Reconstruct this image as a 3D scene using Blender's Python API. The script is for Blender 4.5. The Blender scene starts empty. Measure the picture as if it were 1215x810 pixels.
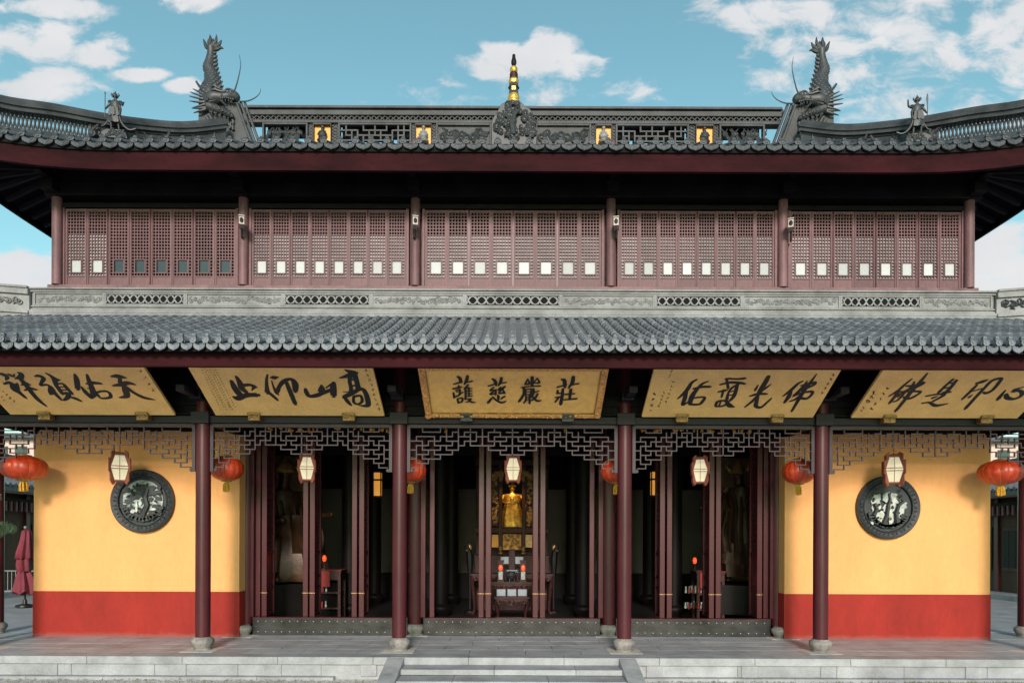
import bpy, bmesh, math, random
from mathutils import Vector, Matrix
R = math.radians
random.seed(7)
SC = bpy.context.scene
COL = SC.collection

# ------------------------------------------------------------------ camera
F, U0, V0, CZ = 816.0, 607.5, 635.0, 2.56        # focal length and horizon of the photograph (pixels), eye height
cam = bpy.data.cameras.new('camera')
cam.lens = 36.0 * F / 1215.0
cam.sensor_width = 36.0
cam.shift_y = (V0 - 405.0) / 1215.0
cam.clip_start, cam.clip_end = 0.1, 5000
camo = bpy.data.objects.new('camera', cam)
COL.objects.link(camo)
camo.location = (0, 0, CZ)
camo.rotation_euler = (R(90), R(-0.22), 0)      # the photograph is a hair off level
SC.camera = camo
SC.view_settings.view_transform = 'Standard'
SC.view_settings.look = 'None'
SC.view_settings.gamma = 1.0
SC.view_settings.use_curve_mapping = False
SC.view_settings.exposure = 0.70

# ------------------------------------------------------------------ sun and sky
SUN_EL = 20.0
sun = bpy.data.lights.new('sun', 'SUN')
sun.energy = 2.6
sun.angle = R(11.0)
sun.color = (1.0, 0.865, 0.81)
suno = bpy.data.objects.new('sun', sun)
COL.objects.link(suno)
suno.location = (0, -40, 30)
suno.rotation_euler = (R(90 - SUN_EL), 0, 0)

W = bpy.data.worlds.new('World')
SC.world = W
W.use_nodes = True
wn, wl = W.node_tree.nodes, W.node_tree.links
wn.clear()

def N(tree, typ, **kw):
    n = tree.nodes.new(typ)
    for k, v in kw.items():
        setattr(n, k, v)
    return n

def wmath(op, a, b=None, clamp=False):
    n = N(W.node_tree, 'ShaderNodeMath', operation=op, use_clamp=clamp)
    for i, x in enumerate((a, b)):
        if x is None: continue
        if isinstance(x, (int, float)): n.inputs[i].default_value = x
        else: wl.new(x, n.inputs[i])
    return n.outputs[0]

def build_sky():
    T = W.node_tree
    sky = N(T, 'ShaderNodeTexSky', sky_type='NISHITA', sun_disc=False)
    sky.sun_elevation = R(SUN_EL)
    sky.sun_rotation = R(180)
    sky.air_density, sky.dust_density, sky.ozone_density = 1.0, 0.6, 1.0
    tint = N(T, 'ShaderNodeMix', data_type='RGBA', blend_type='MULTIPLY')
    tint.inputs[0].default_value = 1.0
    wl.new(sky.outputs[0], tint.inputs[6])
    tint.inputs[7].default_value = SKY_TINT
    tc = N(T, 'ShaderNodeTexCoord')
    sp = N(T, 'ShaderNodeSeparateXYZ')
    wl.new(tc.outputs['Generated'], sp.inputs[0])
    ay = wmath('MAXIMUM', wmath('ABSOLUTE', sp.outputs[1]), 0.3)
    px = wmath('DIVIDE', sp.outputs[0], ay)
    pz = wmath('DIVIDE', sp.outputs[2], ay)
    cb = N(T, 'ShaderNodeCombineXYZ')
    wl.new(px, cb.inputs[0]); wl.new(pz, cb.inputs[1])
    P = cb.outputs[0]
    nz = N(T, 'ShaderNodeTexNoise', noise_dimensions='3D')
    nz.inputs['Scale'].default_value = 13.0; nz.inputs['Detail'].default_value = 9.0
    nz.inputs['Roughness'].default_value = 0.6; nz.inputs['Distortion'].default_value = 0.35
    sc = N(T, 'ShaderNodeVectorMath', operation='MULTIPLY')
    wl.new(P, sc.inputs[0]); sc.inputs[1].default_value = (1.0, 1.7, 1.0)
    wl.new(sc.outputs[0], nz.inputs['Vector'])
    noise = wmath('MULTIPLY', wmath('SUBTRACT', nz.outputs[0], 0.5), 2.5)
    clouds = [(65, 12, 70, 16, 1), (42, 50, 52, 32, 1), (52, 104, 64, 25, 1), (122, 66, 44, 20, 1), (160, 90, 38, 9, 1),
              (230, 6, 36, 17, 1), (215, 103, 20, 9, 1), (598, 77, 52, 26, 1.1), (650, 62, 36, 28, 1.1), (690, 78, 38, 20, 1.1),
              (925, 16, 100, 24, 1), (985, 45, 90, 40, .75), (1150, 48, 110, 46, .8), (1195, 312, 64, 56, 1.2), (22, 326, 74, 30, 1.2),
              (1090, 90, 170, 70, .45), (1085, -30, 240, 50, .6), (600, 108, 150, 16, .34), (1010, 100, 46, 30, .6),
              (-60, 60, 80, 60, .9), (1290, 120, 90, 90, .8), (1260, 20, 90, 60, .8), (400, -120, 190, 50, .9), (760, -190, 260, 70, .9)]
    acc = None
    for (u, v, ru, rv, w) in clouds:
        s = N(T, 'ShaderNodeVectorMath', operation='SUBTRACT')
        wl.new(P, s.inputs[0]); s.inputs[1].default_value = ((u - U0) / F, (V0 - v) / F, 0)
        m = N(T, 'ShaderNodeVectorMath', operation='MULTIPLY')
        wl.new(s.outputs[0], m.inputs[0]); m.inputs[1].default_value = (F / ru, F / rv, 0)
        l = N(T, 'ShaderNodeVectorMath', operation='LENGTH')
        wl.new(m.outputs[0], l.inputs[0])
        val = wmath('MULTIPLY', wmath('SUBTRACT', 1.15, l.outputs['Value']), w)
        val = wmath('MINIMUM', val, 0.55 * w)
        acc = val if acc is None else wmath('MAXIMUM', acc, val)
    acc = wmath('MAXIMUM', acc, -0.9)
    tot = wmath('ADD', acc, noise)
    mr = N(T, 'ShaderNodeMapRange', interpolation_type='SMOOTHSTEP')
    wl.new(tot, mr.inputs[0])
    mr.inputs[1].default_value = 0.02; mr.inputs[2].default_value = 0.62
    n2 = N(T, 'ShaderNodeTexNoise')
    n2.inputs['Scale'].default_value = 5.0; n2.inputs['Detail'].default_value = 6.0
    wl.new(sc.outputs[0], n2.inputs['Vector'])
    cr = N(T, 'ShaderNodeMix', data_type='RGBA')
    wl.new(n2.outputs[0], cr.inputs[0])
    cr.inputs[6].default_value = CLOUD_A
    cr.inputs[7].default_value = CLOUD_B
    mx = N(T, 'ShaderNodeMix', data_type='RGBA')
    wl.new(mr.outputs[0], mx.inputs[0]); wl.new(tint.outputs[2], mx.inputs[6]); wl.new(cr.outputs[2], mx.inputs[7])
    bg = N(T, 'ShaderNodeBackground')
    bg.inputs[1].default_value = SKY_STR
    wl.new(mx.outputs[2], bg.inputs[0])
    out = N(T, 'ShaderNodeOutputWorld')
    wl.new(bg.outputs[0], out.inputs[0])

SKY_STR = 0.13
SKY_TINT = (.90, 1.20, .93, 1)
CLOUD_A = (3.0, 3.15, 3.3, 1)
CLOUD_B = (4.2, 4.2, 4.25, 1)
build_sky()

# ------------------------------------------------------------------ materials
def mat(name, col, rough=0.6, var=0.12, vscale=3.0, bump=0.0, bscale=40.0, metal=0.0, splash=0.0, col2=None, stretch=(1, 1, 1),
        emit=None, estr=0.0, spec=0.5, rand=0.0, coat=0.0, world=False, fine=0.0):
    m = bpy.data.materials.new(name)
    m.use_nodes = True
    T = m.node_tree; L = T.links
    b = T.nodes['Principled BSDF']
    b.inputs['Roughness'].default_value = rough
    b.inputs['Metallic'].default_value = metal
    b.inputs['Specular IOR Level'].default_value = spec
    b.inputs['Coat Weight'].default_value = coat
    tc = N(T, 'ShaderNodeTexCoord')
    if world:
        ge = N(T, 'ShaderNodeNewGeometry'); src = ge.outputs['Position']
    else:
        src = tc.outputs['Object']
    mp = N(T, 'ShaderNodeMapping'); mp.inputs['Scale'].default_value = stretch
    L.new(src, mp.inputs[0])
    nz = N(T, 'ShaderNodeTexNoise')
    nz.inputs['Scale'].default_value = vscale; nz.inputs['Detail'].default_value = 7.0; nz.inputs['Roughness'].default_value = 0.65
    L.new(mp.outputs[0], nz.inputs['Vector'])
    c2 = col2 or tuple(max(0, c * (1 - 2.2 * var)) for c in col)
    c1 = col if col2 else tuple(min(1, c * (1 + var)) for c in col)
    rp = N(T, 'ShaderNodeMapRange'); rp.inputs[1].default_value = 0.3; rp.inputs[2].default_value = 0.7
    L.new(nz.outputs[0], rp.inputs[0])
    mx = N(T, 'ShaderNodeMix', data_type='RGBA')
    L.new(rp.outputs[0], mx.inputs[0])
    mx.inputs[6].default_value = (*c2, 1); mx.inputs[7].default_value = (*c1, 1)
    cout = mx.outputs[2]
    if fine > 0:
        nf = N(T, 'ShaderNodeTexNoise'); nf.inputs['Scale'].default_value = vscale * 18; nf.inputs['Detail'].default_value = 3
        L.new(mp.outputs[0], nf.inputs['Vector'])
        mf = N(T, 'ShaderNodeMapRange'); mf.inputs[1].default_value = .3; mf.inputs[2].default_value = .7
        mf.inputs[3].default_value = 1 - fine; mf.inputs[4].default_value = 1 + fine
        L.new(nf.outputs[0], mf.inputs[0])
        m3 = N(T, 'ShaderNodeVectorMath', operation='SCALE')
        L.new(cout, m3.inputs[0]); L.new(mf.outputs[0], m3.inputs['Scale'])
        cout = m3.outputs[0]
    if rand > 0:
        oi = N(T, 'ShaderNodeObjectInfo')
        mr = N(T, 'ShaderNodeMapRange'); mr.inputs[3].default_value = 1 - rand; mr.inputs[4].default_value = 1 + rand
        L.new(oi.outputs['Random'], mr.inputs[0])
        m2 = N(T, 'ShaderNodeVectorMath', operation='SCALE')
        L.new(cout, m2.inputs[0]); L.new(mr.outputs[0], m2.inputs['Scale'])
        cout = m2.outputs[0]
    if splash > 0:                                   # rain splash and dust along the foot of the wall
        ge2 = N(T, 'ShaderNodeNewGeometry'); sx = N(T, 'ShaderNodeSeparateXYZ'); L.new(ge2.outputs['Position'], sx.inputs[0])
        n5 = N(T, 'ShaderNodeTexNoise'); n5.inputs['Scale'].default_value = 5; n5.inputs['Detail'].default_value = 8
        L.new(ge2.outputs['Position'], n5.inputs['Vector'])
        md = N(T, 'ShaderNodeMath', operation='MULTIPLY'); L.new(n5.outputs[0], md.inputs[0]); md.inputs[1].default_value = splash * 1.6
        m6 = N(T, 'ShaderNodeMapRange', interpolation_type='SMOOTHSTEP'); L.new(sx.outputs[2], m6.inputs[0])
        L.new(md.outputs[0], m6.inputs[2]); m6.inputs[1].default_value = 0.0; m6.inputs[3].default_value = .42; m6.inputs[4].default_value = 0
        m7 = N(T, 'ShaderNodeMix', data_type='RGBA'); L.new(m6.outputs[0], m7.inputs[0]); L.new(cout, m7.inputs[6]); m7.inputs[7].default_value = (.22, .13, .11, 1)
        cout = m7.outputs[2]
    L.new(cout, b.inputs['Base Color'])
    rr = N(T, 'ShaderNodeMapRange'); rr.inputs[3].default_value = max(0.03, rough - 0.1); rr.inputs[4].default_value = min(1, rough + 0.1)
    L.new(nz.outputs[0], rr.inputs[0]); L.new(rr.outputs[0], b.inputs['Roughness'])
    if bump > 0:
        n3 = N(T, 'ShaderNodeTexNoise'); n3.inputs['Scale'].default_value = bscale; n3.inputs['Detail'].default_value = 5
        L.new(mp.outputs[0], n3.inputs['Vector'])
        bp = N(T, 'ShaderNodeBump'); bp.inputs['Strength'].default_value = bump; bp.inputs['Distance'].default_value = 0.02
        L.new(n3.outputs[0], bp.inputs['Height']); L.new(bp.outputs[0], b.inputs['Normal'])
    if emit:
        b.inputs['Emission Color'].default_value = (*emit, 1)
        b.inputs['Emission Strength'].default_value = estr
    return m

M = {}
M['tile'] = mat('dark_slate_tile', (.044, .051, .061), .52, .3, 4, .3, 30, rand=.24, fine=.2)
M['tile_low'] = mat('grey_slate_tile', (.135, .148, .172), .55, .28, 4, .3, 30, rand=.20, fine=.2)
M['ridge'] = mat('ridge_grey', (.043, .045, .051), .62, .4, 1.3, .3, 25, fine=.18)
M['band'] = mat('band_stone', (.205, .205, .21), .65, .22, 1.6, .25, 25, fine=.14)
M['relief'] = mat('carved_grey', (.031, .034, .039), .5, .25, 5, .2, 30)
M['relief_l'] = mat('carved_pale_grey', (.20, .20, .205), .6, .2, 5, .2, 30)
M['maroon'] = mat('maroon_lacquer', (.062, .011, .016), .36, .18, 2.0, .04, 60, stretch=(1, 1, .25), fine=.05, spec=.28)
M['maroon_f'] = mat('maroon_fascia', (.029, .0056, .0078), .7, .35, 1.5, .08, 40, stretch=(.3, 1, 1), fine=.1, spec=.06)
M['maroon_w'] = mat('sunlit_maroon_wood', (.150, .076, .084), .55, .22, 2.5, .1, 50, stretch=(1, 1, .25), rand=.16, fine=.12, spec=.3)  # same maroon paint, its sunlit washed-out tone put into the base colour
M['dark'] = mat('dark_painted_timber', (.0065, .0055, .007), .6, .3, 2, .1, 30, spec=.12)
M['beam'] = mat('slate_painted_beam', (.016, .0125, .019), .5, .25, 2, .08, 30, stretch=(.3, 1, 1), spec=.25)
M['fret'] = mat('mauve_fretwork', (.046, .032, .037), .5, .15, 4, .05, 60, spec=.25)
M['yellow'] = mat('yellow_limewash', (.69, .338, .130), .85, .055, .7, .14, 18, fine=.03, stretch=(1, 1, .4), spec=.2)
M['red'] = mat('red_dado', (.285, .023, .017), .75, .12, .9, .14, 18, fine=.05, stretch=(1, 1, .5), spec=.2, splash=.16)
M['stone'] = mat('platform_stone', (.30, .305, .325), .6, .18, 1.6, .2, 40, rand=.07, world=True, fine=.08)
M['stone_d'] = mat('porch_slab', (.325, .33, .35), .5, .16, 1.3, .12, 40, rand=.07, world=True, fine=.08)
M['stone_p'] = mat('pale_base_slab', (.46, .42, .39), .7, .15, 3, .1, 40, world=True)
M['drum'] = mat('column_drum_stone', (.23, .21, .20), .6, .28, 7, .25, 50, fine=.15)
M['thresh'] = mat('metal_clad_threshold', (.030, .029, .030), .42, .35, 3.5, .1, 30, metal=.55, stretch=(.5, 1, 1))
M['nail'] = mat('steel_nail', (.55, .55, .55), .3, .1, 9, metal=1)
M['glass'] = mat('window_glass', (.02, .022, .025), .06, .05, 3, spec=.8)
M['paper'] = mat('white_window_screen', (.44, .455, .47), .6, .10, 2, spec=.3, rand=.2)
M['lit_strip'] = mat('pale_lit_strip', (.30, .305, .32), .7, .2, 3, spec=.2, rand=.25)  # pale tone for the lit lower part of the lattice holes
M['goldbd'] = mat('gilt_board', (.86, .52, .205), .5, .07, 2.2, .1, 30, metal=.1, fine=.12)
M['goldpl'] = mat('gilt_plaque', (.97, .53, .175), .45, .07, 7, .25, 28, metal=.1, fine=.2)
M['goldfr'] = mat('carved_gilt_frame', (.95, .55, .20), .4, .5, 22, .8, 60, metal=.1, col2=(.45, .13, .04))
M['ink'] = mat('black_ink', (.010, .013, .016), .35, .1, 5)
M['ink2'] = mat('faint_ink', (.10, .065, .025), .5, .1, 5)
M['seal'] = mat('seal_red', (.35, .06, .03), .5, .1, 5)
M['gold'] = mat('gilded_figure', (.90, .44, .09), .32, .3, 9, .3, 40, metal=.65)
M['golddull'] = mat('dull_gilt', (.42, .26, .10), .4, .3, 8, .3, 40, metal=.4)
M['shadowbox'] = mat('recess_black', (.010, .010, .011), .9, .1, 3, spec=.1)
M['niche'] = mat('gold_leaf_niche', (.72, .32, .045), .5, .1, 3, metal=.1)
M['clip'] = mat('brass_clip', (.34, .20, .08), .4, .4, 30, .6, 60, metal=.6)
M['redlan'] = mat('red_lantern_silk', (.50, .044, .011), .40, .14, 4, .05, 60, spec=.6)
M['lanlow'] = mat('lantern_pale_trim', (.75, .32, .15), .5, .2, 10)
M['tassel'] = mat('yellow_tassel', (.75, .40, .03), .7, .25, 20, .3, 80)
M['lanwood'] = mat('lantern_wood', (.19, .055, .035), .45, .2, 5, .05, 50)
M['lanpane'] = mat('lantern_pane', (.46, .42, .30), .5, .05, 3, emit=(1.0, .88, .62), estr=.12)
M['ironrim'] = mat('dark_carved_stone', (.020, .024, .028), .5, .3, 12, .5, 60)
M['jade'] = mat('pale_jade_relief', (.34, .39, .37), .4, .3, 9, .2, 40)
M['jade2'] = mat('white_jade_relief', (.46, .48, .45), .4, .22, 9, .2, 40)
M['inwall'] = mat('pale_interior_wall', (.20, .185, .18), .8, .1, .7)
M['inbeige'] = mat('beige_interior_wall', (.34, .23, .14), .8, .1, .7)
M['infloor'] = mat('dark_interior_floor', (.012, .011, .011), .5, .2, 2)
M['lacq'] = mat('black_lacquer', (.007, .0055, .006), .5, .2, 4, spec=.15)
M['altar'] = mat('carved_rosewood', (.042, .011, .010), .4, .35, 14, .5, 60, spec=.25)
M['robe'] = mat('gilt_brown_robe', (.060, .030, .014), .45, .3, 6, .3, 40, metal=.15)
M['skin'] = mat('painted_statue_face', (.20, .09, .045), .45, .2, 6)
M['ledred'] = mat('red_flame_lamp', (.8, .03, .01), .4, 0, 3, emit=(1, .05, .01), estr=1.6)
M['orange'] = mat('orange_lamp_pane', (.6, .25, .04), .4, .1, 5, emit=(1, .40, .06), estr=.3)
M['cloth_r'] = mat('red_table_cloth', (.25, .015, .012), .7, .2, 6)
M['glossw'] = mat('pale_blue_card', (.24, .28, .33), .25, .1, 4)
M['parasol'] = mat('maroon_canvas', (.15, .011, .026), .75, .2, 5, .15, 40)
M['blackm'] = mat('black_metal', (.02, .02, .02), .4, .1, 5, metal=.5)
M['white'] = mat('white_paint', (.22, .225, .23), .5, .05, 3)
M['camw'] = mat('pale_camera_shell', (.34, .29, .26), .45, .08, 5)
M['woodb'] = mat('brown_wood_wall', (.085, .042, .023), .8, .25, 2, .08, 40, stretch=(1, 1, .2))
M['grass'] = mat('grass_blade', (.13, .17, .035), .7, .3, 3, rand=.1)
M['gravel'] = mat('gravel', (.30, .285, .25), .8, .5, 60, .3, 90, world=True)
M['ground'] = mat('courtyard_paving', (.55, .525, .50), .75, .14, .6, .15, 20, world=True, fine=.08)
M['pine'] = mat('pine_needles', (.17, .27, .15), .6, .35, 6)
M['bark'] = mat('pine_bark', (.10, .065, .045), .85, .3, 8, .6, 30)

# ------------------------------------------------------------------ mesh collector
class MB:
    def __init__(s):
        s.v = []; s.f = []; s.m = Matrix.Identity(4)
    def add(s, vs, fs):
        n = len(s.v)
        for p in vs: s.v.append(tuple(s.m @ Vector(p)))
        for f in fs: s.f.append(tuple(i + n for i in f))
        return s
    def box(s, x0, x1, y0, y1, z0, z1):
        return s.add([(x0, y0, z0), (x1, y0, z0), (x1, y1, z0), (x0, y1, z0), (x0, y0, z1), (x1, y0, z1), (x1, y1, z1), (x0, y1, z1)],
                     [(0, 3, 2, 1), (4, 5, 6, 7), (0, 1, 5, 4), (1, 2, 6, 5), (2, 3, 7, 6), (3, 0, 4, 7)])
    def prism(s, pts, y0, y1):
        n = len(pts)
        vs = [(x, y0, z) for x, z in pts] + [(x, y1, z) for x, z in pts]
        fs = [tuple(range(n)), tuple(range(2 * n - 1, n - 1, -1))]
        for i in range(n):
            j = (i + 1) % n
            fs.append((j, i, i + n, j + n))
        return s.add(vs, fs)
    def lathe(s, prof, n=20, c=(0, 0, 0), ph=0.0, ax='z'):
        vs = []; fs = []
        for (r, z) in prof:
            for k in range(n):
                a = ph + 2 * math.pi * k / n
                if ax == 'z': vs.append((c[0] + r * math.cos(a), c[1] + r * math.sin(a), c[2] + z))
                else: vs.append((c[0] + r * math.cos(a), c[1] + z, c[2] + r * math.sin(a)))
        m = len(prof)
        for i in range(m - 1):
            for k in range(n):
                k2 = (k + 1) % n
                fs.append((i * n + k, i * n + k2, (i + 1) * n + k2, (i + 1) * n + k))
        fs.append(tuple(range(n - 1, -1, -1))); fs.append(tuple((m - 1) * n + k for k in range(n)))
        return s.add(vs, fs)
    def tube(s, pts, rad, n=6, cap=True):
        pts = [Vector(p) for p in pts]
        if isinstance(rad, (int, float)): rad = [rad] * len(pts)
        vs = []; fs = []
        up = Vector((0, 1, 0)); prev = None
        for i, p in enumerate(pts):
            d = pts[min(i + 1, len(pts) - 1)] - pts[max(i - 1, 0)]
            if d.length < 1e-9: d = Vector((0, 0, 1))
            d.normalize()
            ref = prev if prev is not None else (up if abs(d.dot(up)) < .9 else Vector((1, 0, 0)))
            a = ref - d * ref.dot(d)
            if a.length < 1e-6: a = d.orthogonal()
            a.normalize(); prev = a
            b = d.cross(a)
            for k in range(n):
                t = 2 * math.pi * (k + .5) / n
                vs.append(p + (a * math.cos(t) + b * math.sin(t)) * rad[i])
        for i in range(len(pts) - 1):
            for k in range(n):
                k2 = (k + 1) % n
                fs.append((i * n + k, i * n + k2, (i + 1) * n + k2, (i + 1) * n + k))
        if cap:
            fs.append(tuple(range(n - 1, -1, -1))); fs.append(tuple((len(pts) - 1) * n + k for k in range(n)))
        return s.add(vs, fs)
    def ball(s, c, r, n=8, sc=(1, 1, 1)):
        prof = []
        m = max(4, n // 2)
        vs = []; fs = []
        for i in range(m + 1):
            t = math.pi * i / m
            rr = max(1e-4, math.sin(t)); z = -math.cos(t)
            for k in range(n):
                a = 2 * math.pi * k / n
                vs.append((c[0] + r * sc[0] * rr * math.cos(a), c[1] + r * sc[1] * rr * math.sin(a), c[2] + r * sc[2] * z))
        for i in range(m):
            for k in range(n):
                k2 = (k + 1) % n
                fs.append((i * n + k, i * n + k2, (i + 1) * n + k2, (i + 1) * n + k))
        return s.add(vs, fs)
    def mesh(s, name, material, smooth=False):
        me = bpy.data.meshes.new(name)
        me.from_pydata(s.v, [], s.f)
        me.materials.append(material)
        if smooth:
            me.polygons.foreach_set('use_smooth', [True] * len(me.polygons))
            try: me.set_sharp_from_angle(angle=R(40))
            except Exception: pass
        me.update()
        return me

def obj(name, data, parent=None, loc=None, rot=None, scale=None, keep=True):
    """link a mesh object; with keep the mesh stays in world coordinates under its parent"""
    o = bpy.data.objects.new(name, data)
    COL.objects.link(o)
    if loc is not None: o.location = loc
    if rot is not None: o.rotation_euler = rot
    if scale is not None: o.scale = scale if hasattr(scale, '__len__') else (scale,) * 3
    if parent is not None:
        o.parent = parent
        if keep: o.matrix_parent_inverse = pm(parent).inverted()
    return o

def pm(o):
    m = Matrix.LocRotScale(o.location, o.rotation_euler, o.scale)
    if o.parent is not None: m = pm(o.parent) @ o.matrix_parent_inverse @ m
    return m

def part(name, mb, material, parent, smooth=False, bevel=0, label=None, keep=True, stuff=False):
    o = obj(name, mb.mesh(name, material, smooth), parent, keep=keep)
    if bevel:
        b = o.modifiers.new('bevel', 'BEVEL'); b.width = bevel; b.segments = 2; b.limit_method = 'ANGLE'
        b.harden_normals = False
    if label: o['label'] = label
    if stuff: o['kind'] = 'stuff'
    return o

def tag(o, label=None, cat=None, group=None, kind=None):
    for k, v in (('label', label), ('category', cat), ('group', group), ('kind', kind)):
        if v: o[k] = v
    return o

def thing(name, loc, label, cat, group=None, rz=0):
    o = bpy.data.objects.new(name, None)
    o.empty_display_size = 0.3
    COL.objects.link(o)
    o.location = loc; o.rotation_euler = (0, 0, rz)
    return tag(o, label, cat, group)

def copy_tree(o, parent=None):
    c = o.copy(); COL.objects.link(c)
    if parent is not None: c.parent = parent
    for ch in list(o.children): copy_tree(ch, c)
    return c

def at(u, v, Y):
    return Vector(((u - U0) / F * Y, Y, CZ + (V0 - v) / F * Y))
def zat(v, Y): return CZ + (V0 - v) / F * Y
def xat(u, Y): return (u - U0) / F * Y

def catmull(P, k=6):
    P = [tuple(p) for p in P]
    if len(P) < 3:
        out = []
        for i in range(k + 1):
            t = i / k
            out.append(tuple(a + (b - a) * t for a, b in zip(P[0], P[-1])))
        return out
    Q = [P[0]] + P + [P[-1]]
    out = []
    for i in range(1, len(Q) - 2):
        a, b, c, d = Q[i - 1], Q[i], Q[i + 1], Q[i + 2]
        for j in range(k):
            t = j / k
            out.append(tuple(.5 * ((2 * B) + (C - A) * t + (2 * A - 5 * B + 4 * C - D) * t * t + (3 * B - A - 3 * C + D) * t ** 3)
                             for A, B, C, D in zip(a, b, c, d)))
    out.append(P[-1])
    return out

def scroll(mb, cx, y, cz, r, turns=1.4, a0=0.0, sgn=1, th=.02, n=14, tail=None):
    pts = []; rad = []
    for i in range(n + 1):
        t = i / n
        a = a0 + sgn * t * turns * 2 * math.pi
        q = r * (1 - .82 * t)
        pts.append((cx + q * math.cos(a), y - .3 * th * t, cz + q * math.sin(a)))
        rad.append(th * (1 - .45 * t))
    if tail:
        pts.insert(0, (cx + r * math.cos(a0) + tail[0], y, cz + r * math.sin(a0) + tail[1])); rad.insert(0, th * .5)
    mb.tube(pts, rad, 5)
    mb.ball((pts[-1][0], y, pts[-1][2]), th * 1.1, 6)

def clouds_relief(mb, x0, x1, y, z0, z1, rnd, dens=1.0, th=.016):
    w, h = x1 - x0, z1 - z0
    n = max(3, int(dens * w / h * 2.2))
    for i in range(n):
        x = x0 + w * (i + .5) / n + rnd.uniform(-.1, .1) * w / n
        z = z0 + h * rnd.uniform(.3, .7)
        scroll(mb, x, y, z, h * rnd.uniform(.2, .34), rnd.uniform(1, 1.7), rnd.uniform(0, 6.28), rnd.choice((-1, 1)), th, 10,
               (rnd.uniform(-.5, .5) * h, rnd.uniform(-.25, .25) * h))
    pts = []
    for i in range(14):
        t = i / 13
        pts.append((x0 + w * (.04 + .92 * t), y, z0 + h * (.5 + .28 * math.sin(t * n * 2.2))))
    mb.tube(pts, th * .8, 5)
# ------------------------------------------------------------------ ground and platform
def structure(name, mb, material, parent=None, bevel=0):
    o = part(name, mb, material, parent, bevel=bevel)
    o['kind'] = 'structure'
    return o

GZ = -0.47
g = MB(); g.add([(-900, -900, GZ), (900, -900, GZ), (900, 1500, GZ), (-900, 1500, GZ)], [(0, 1, 2, 3)])
structure('ground', g, M['ground'])

YF, YB = 14.4, 17.62                              # platform front edge, door plane
p = MB(); p.box(-30, 30, YF + .42, 60, GZ - .05, -.035); p.box(-30, 30, YF + .07, YF + .43, GZ - .05, -.15)
platform = structure('platform', p, M['stone_d'])
rs = random.Random(3)
def slab(name, x0, x1, y0, y1, z0, z1, material, parent, bev=.006):
    b = MB(); cx, cy, cz = (x0 + x1) / 2, (y0 + y1) / 2, (z0 + z1) / 2
    b.box(x0 - cx, x1 - cx, y0 - cy, y1 - cy, z0 - cz, z1 - cz)
    o = obj(name, b.mesh(name, material), parent, (cx, cy, cz))
    if bev:
        m = o.modifiers.new('bevel', 'BEVEL'); m.width = bev; m.segments = 1
    return o
def same_slabs(name, rows, material, parent, dz=0.0, bev=.006):
    """pieces in courses: alike pieces share one mesh"""
    cache = {}
    for (x0, x1, y0, y1, z0, z1) in rows:
        key = tuple(round(q, 3) for q in (x1 - x0, y1 - y0, z1 - z0))
        loc = ((x0 + x1) / 2, (y0 + y1) / 2, (z0 + z1) / 2 + rs.uniform(-dz, dz))
        if key in cache:
            o = cache[key].copy(); COL.objects.link(o); o.location = loc
        else:
            o = slab(name, x0, x1, y0, y1, z0, z1, material, parent, bev)
            o.location = loc; cache[key] = o
rows = []
y = YF + .43
k = 0
while y < 19.2:
    dy = .62
    x = -18.0 - (.6 if k % 2 else 0)
    while x < 18.4:
        rows.append((x + .004, x + 1.216, y + .004, y + dy - .004, -.06, 0.0)); x += 1.22
    y += dy; k += 1
same_slabs('paving_slab', rows, M['stone_d'], platform, .0015)
rows = []
x = -18.9
while x < 18.5:
    rows.append((x + .003, x + 1.997, YF, YF + .425, -.155, .004)); x += 2.0
same_slabs('kerb_stone', rows, M['stone'], platform, .001)
rows = []
x = -18.0
while x < 18.0:
    if x + 1.85 < -2.62 or x > 2.62:
        rows.append((x + .003, x + 1.747, YF + .05, YF + .10, -.40, -.158))
    x += 1.75
same_slabs('facing_stone', rows, M['stone'], platform, 0)
rows = []
for px_ in (-13.2, -9.7, -7.0, -5.0, -3.0, 3.0, 5.0, 7.0, 9.7, 13.2):
    rows.append((px_ - .17, px_ + .17, YF + .025, YF + .06, -.40, -.158))
same_slabs('pilaster_stone', rows, M['stone'], platform, 0)
rows = []
x = -18.1
while x < 18.0:
    if x + 1.6 < -2.6 or x > 2.55:
        rows.append((x + .003, x + 1.597, YF - .10, YF + .12, GZ - .02, -.402))
    x += 1.6
same_slabs('base_stone', rows, M['stone'], platform, .001)
for sx in (-1, 1):
    for X, Y in ((2.5, 15.3), (6.87, 15.3), (2.49, 17.75), (6.84, 17.45), (11.63, 15.3)):
        slab('base_slab', sx * X - .36, sx * X + .36, Y - .36, Y + .36, -.05, .006, M['stone_p'], platform, .004)

st = MB(); st.box(-2.24, 2.24, 13.0, YF + .05, GZ - .05, -.40)
steps = structure('steps', st, M['stone'])
for i, (y0, z1) in enumerate(((13.86, -.145), (13.30, -.265), (12.76, -.37))):
    xs = [-2.24, -.35, 1.3, 2.24] if i % 2 == 0 else [-2.24, -1.15, .72, 2.24]
    for a, b in zip(xs, xs[1:]):
        slab('step_stone', a + .003, b - .003, y0, y0 + .60, z1 - .11, z1, M['stone'], steps)
for sx in (-1, 1):
    c = MB()
    x0, x1 = sorted((sx * 2.245, sx * 2.60))
    prof = [(14.39, .002), (14.39, GZ), (12.5, GZ), (12.5, -.44)]
    vs = [(x0, a, b) for a, b in prof] + [(x1, a, b) for a, b in prof]
    c.add(vs, [(0, 1, 2, 3), (7, 6, 5, 4), (1, 0, 4, 5), (2, 1, 5, 6), (3, 2, 6, 7), (0, 3, 7, 4)])
    structure('cheek_stone', c, M['stone'], steps, bevel=.01)
    c = None

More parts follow.
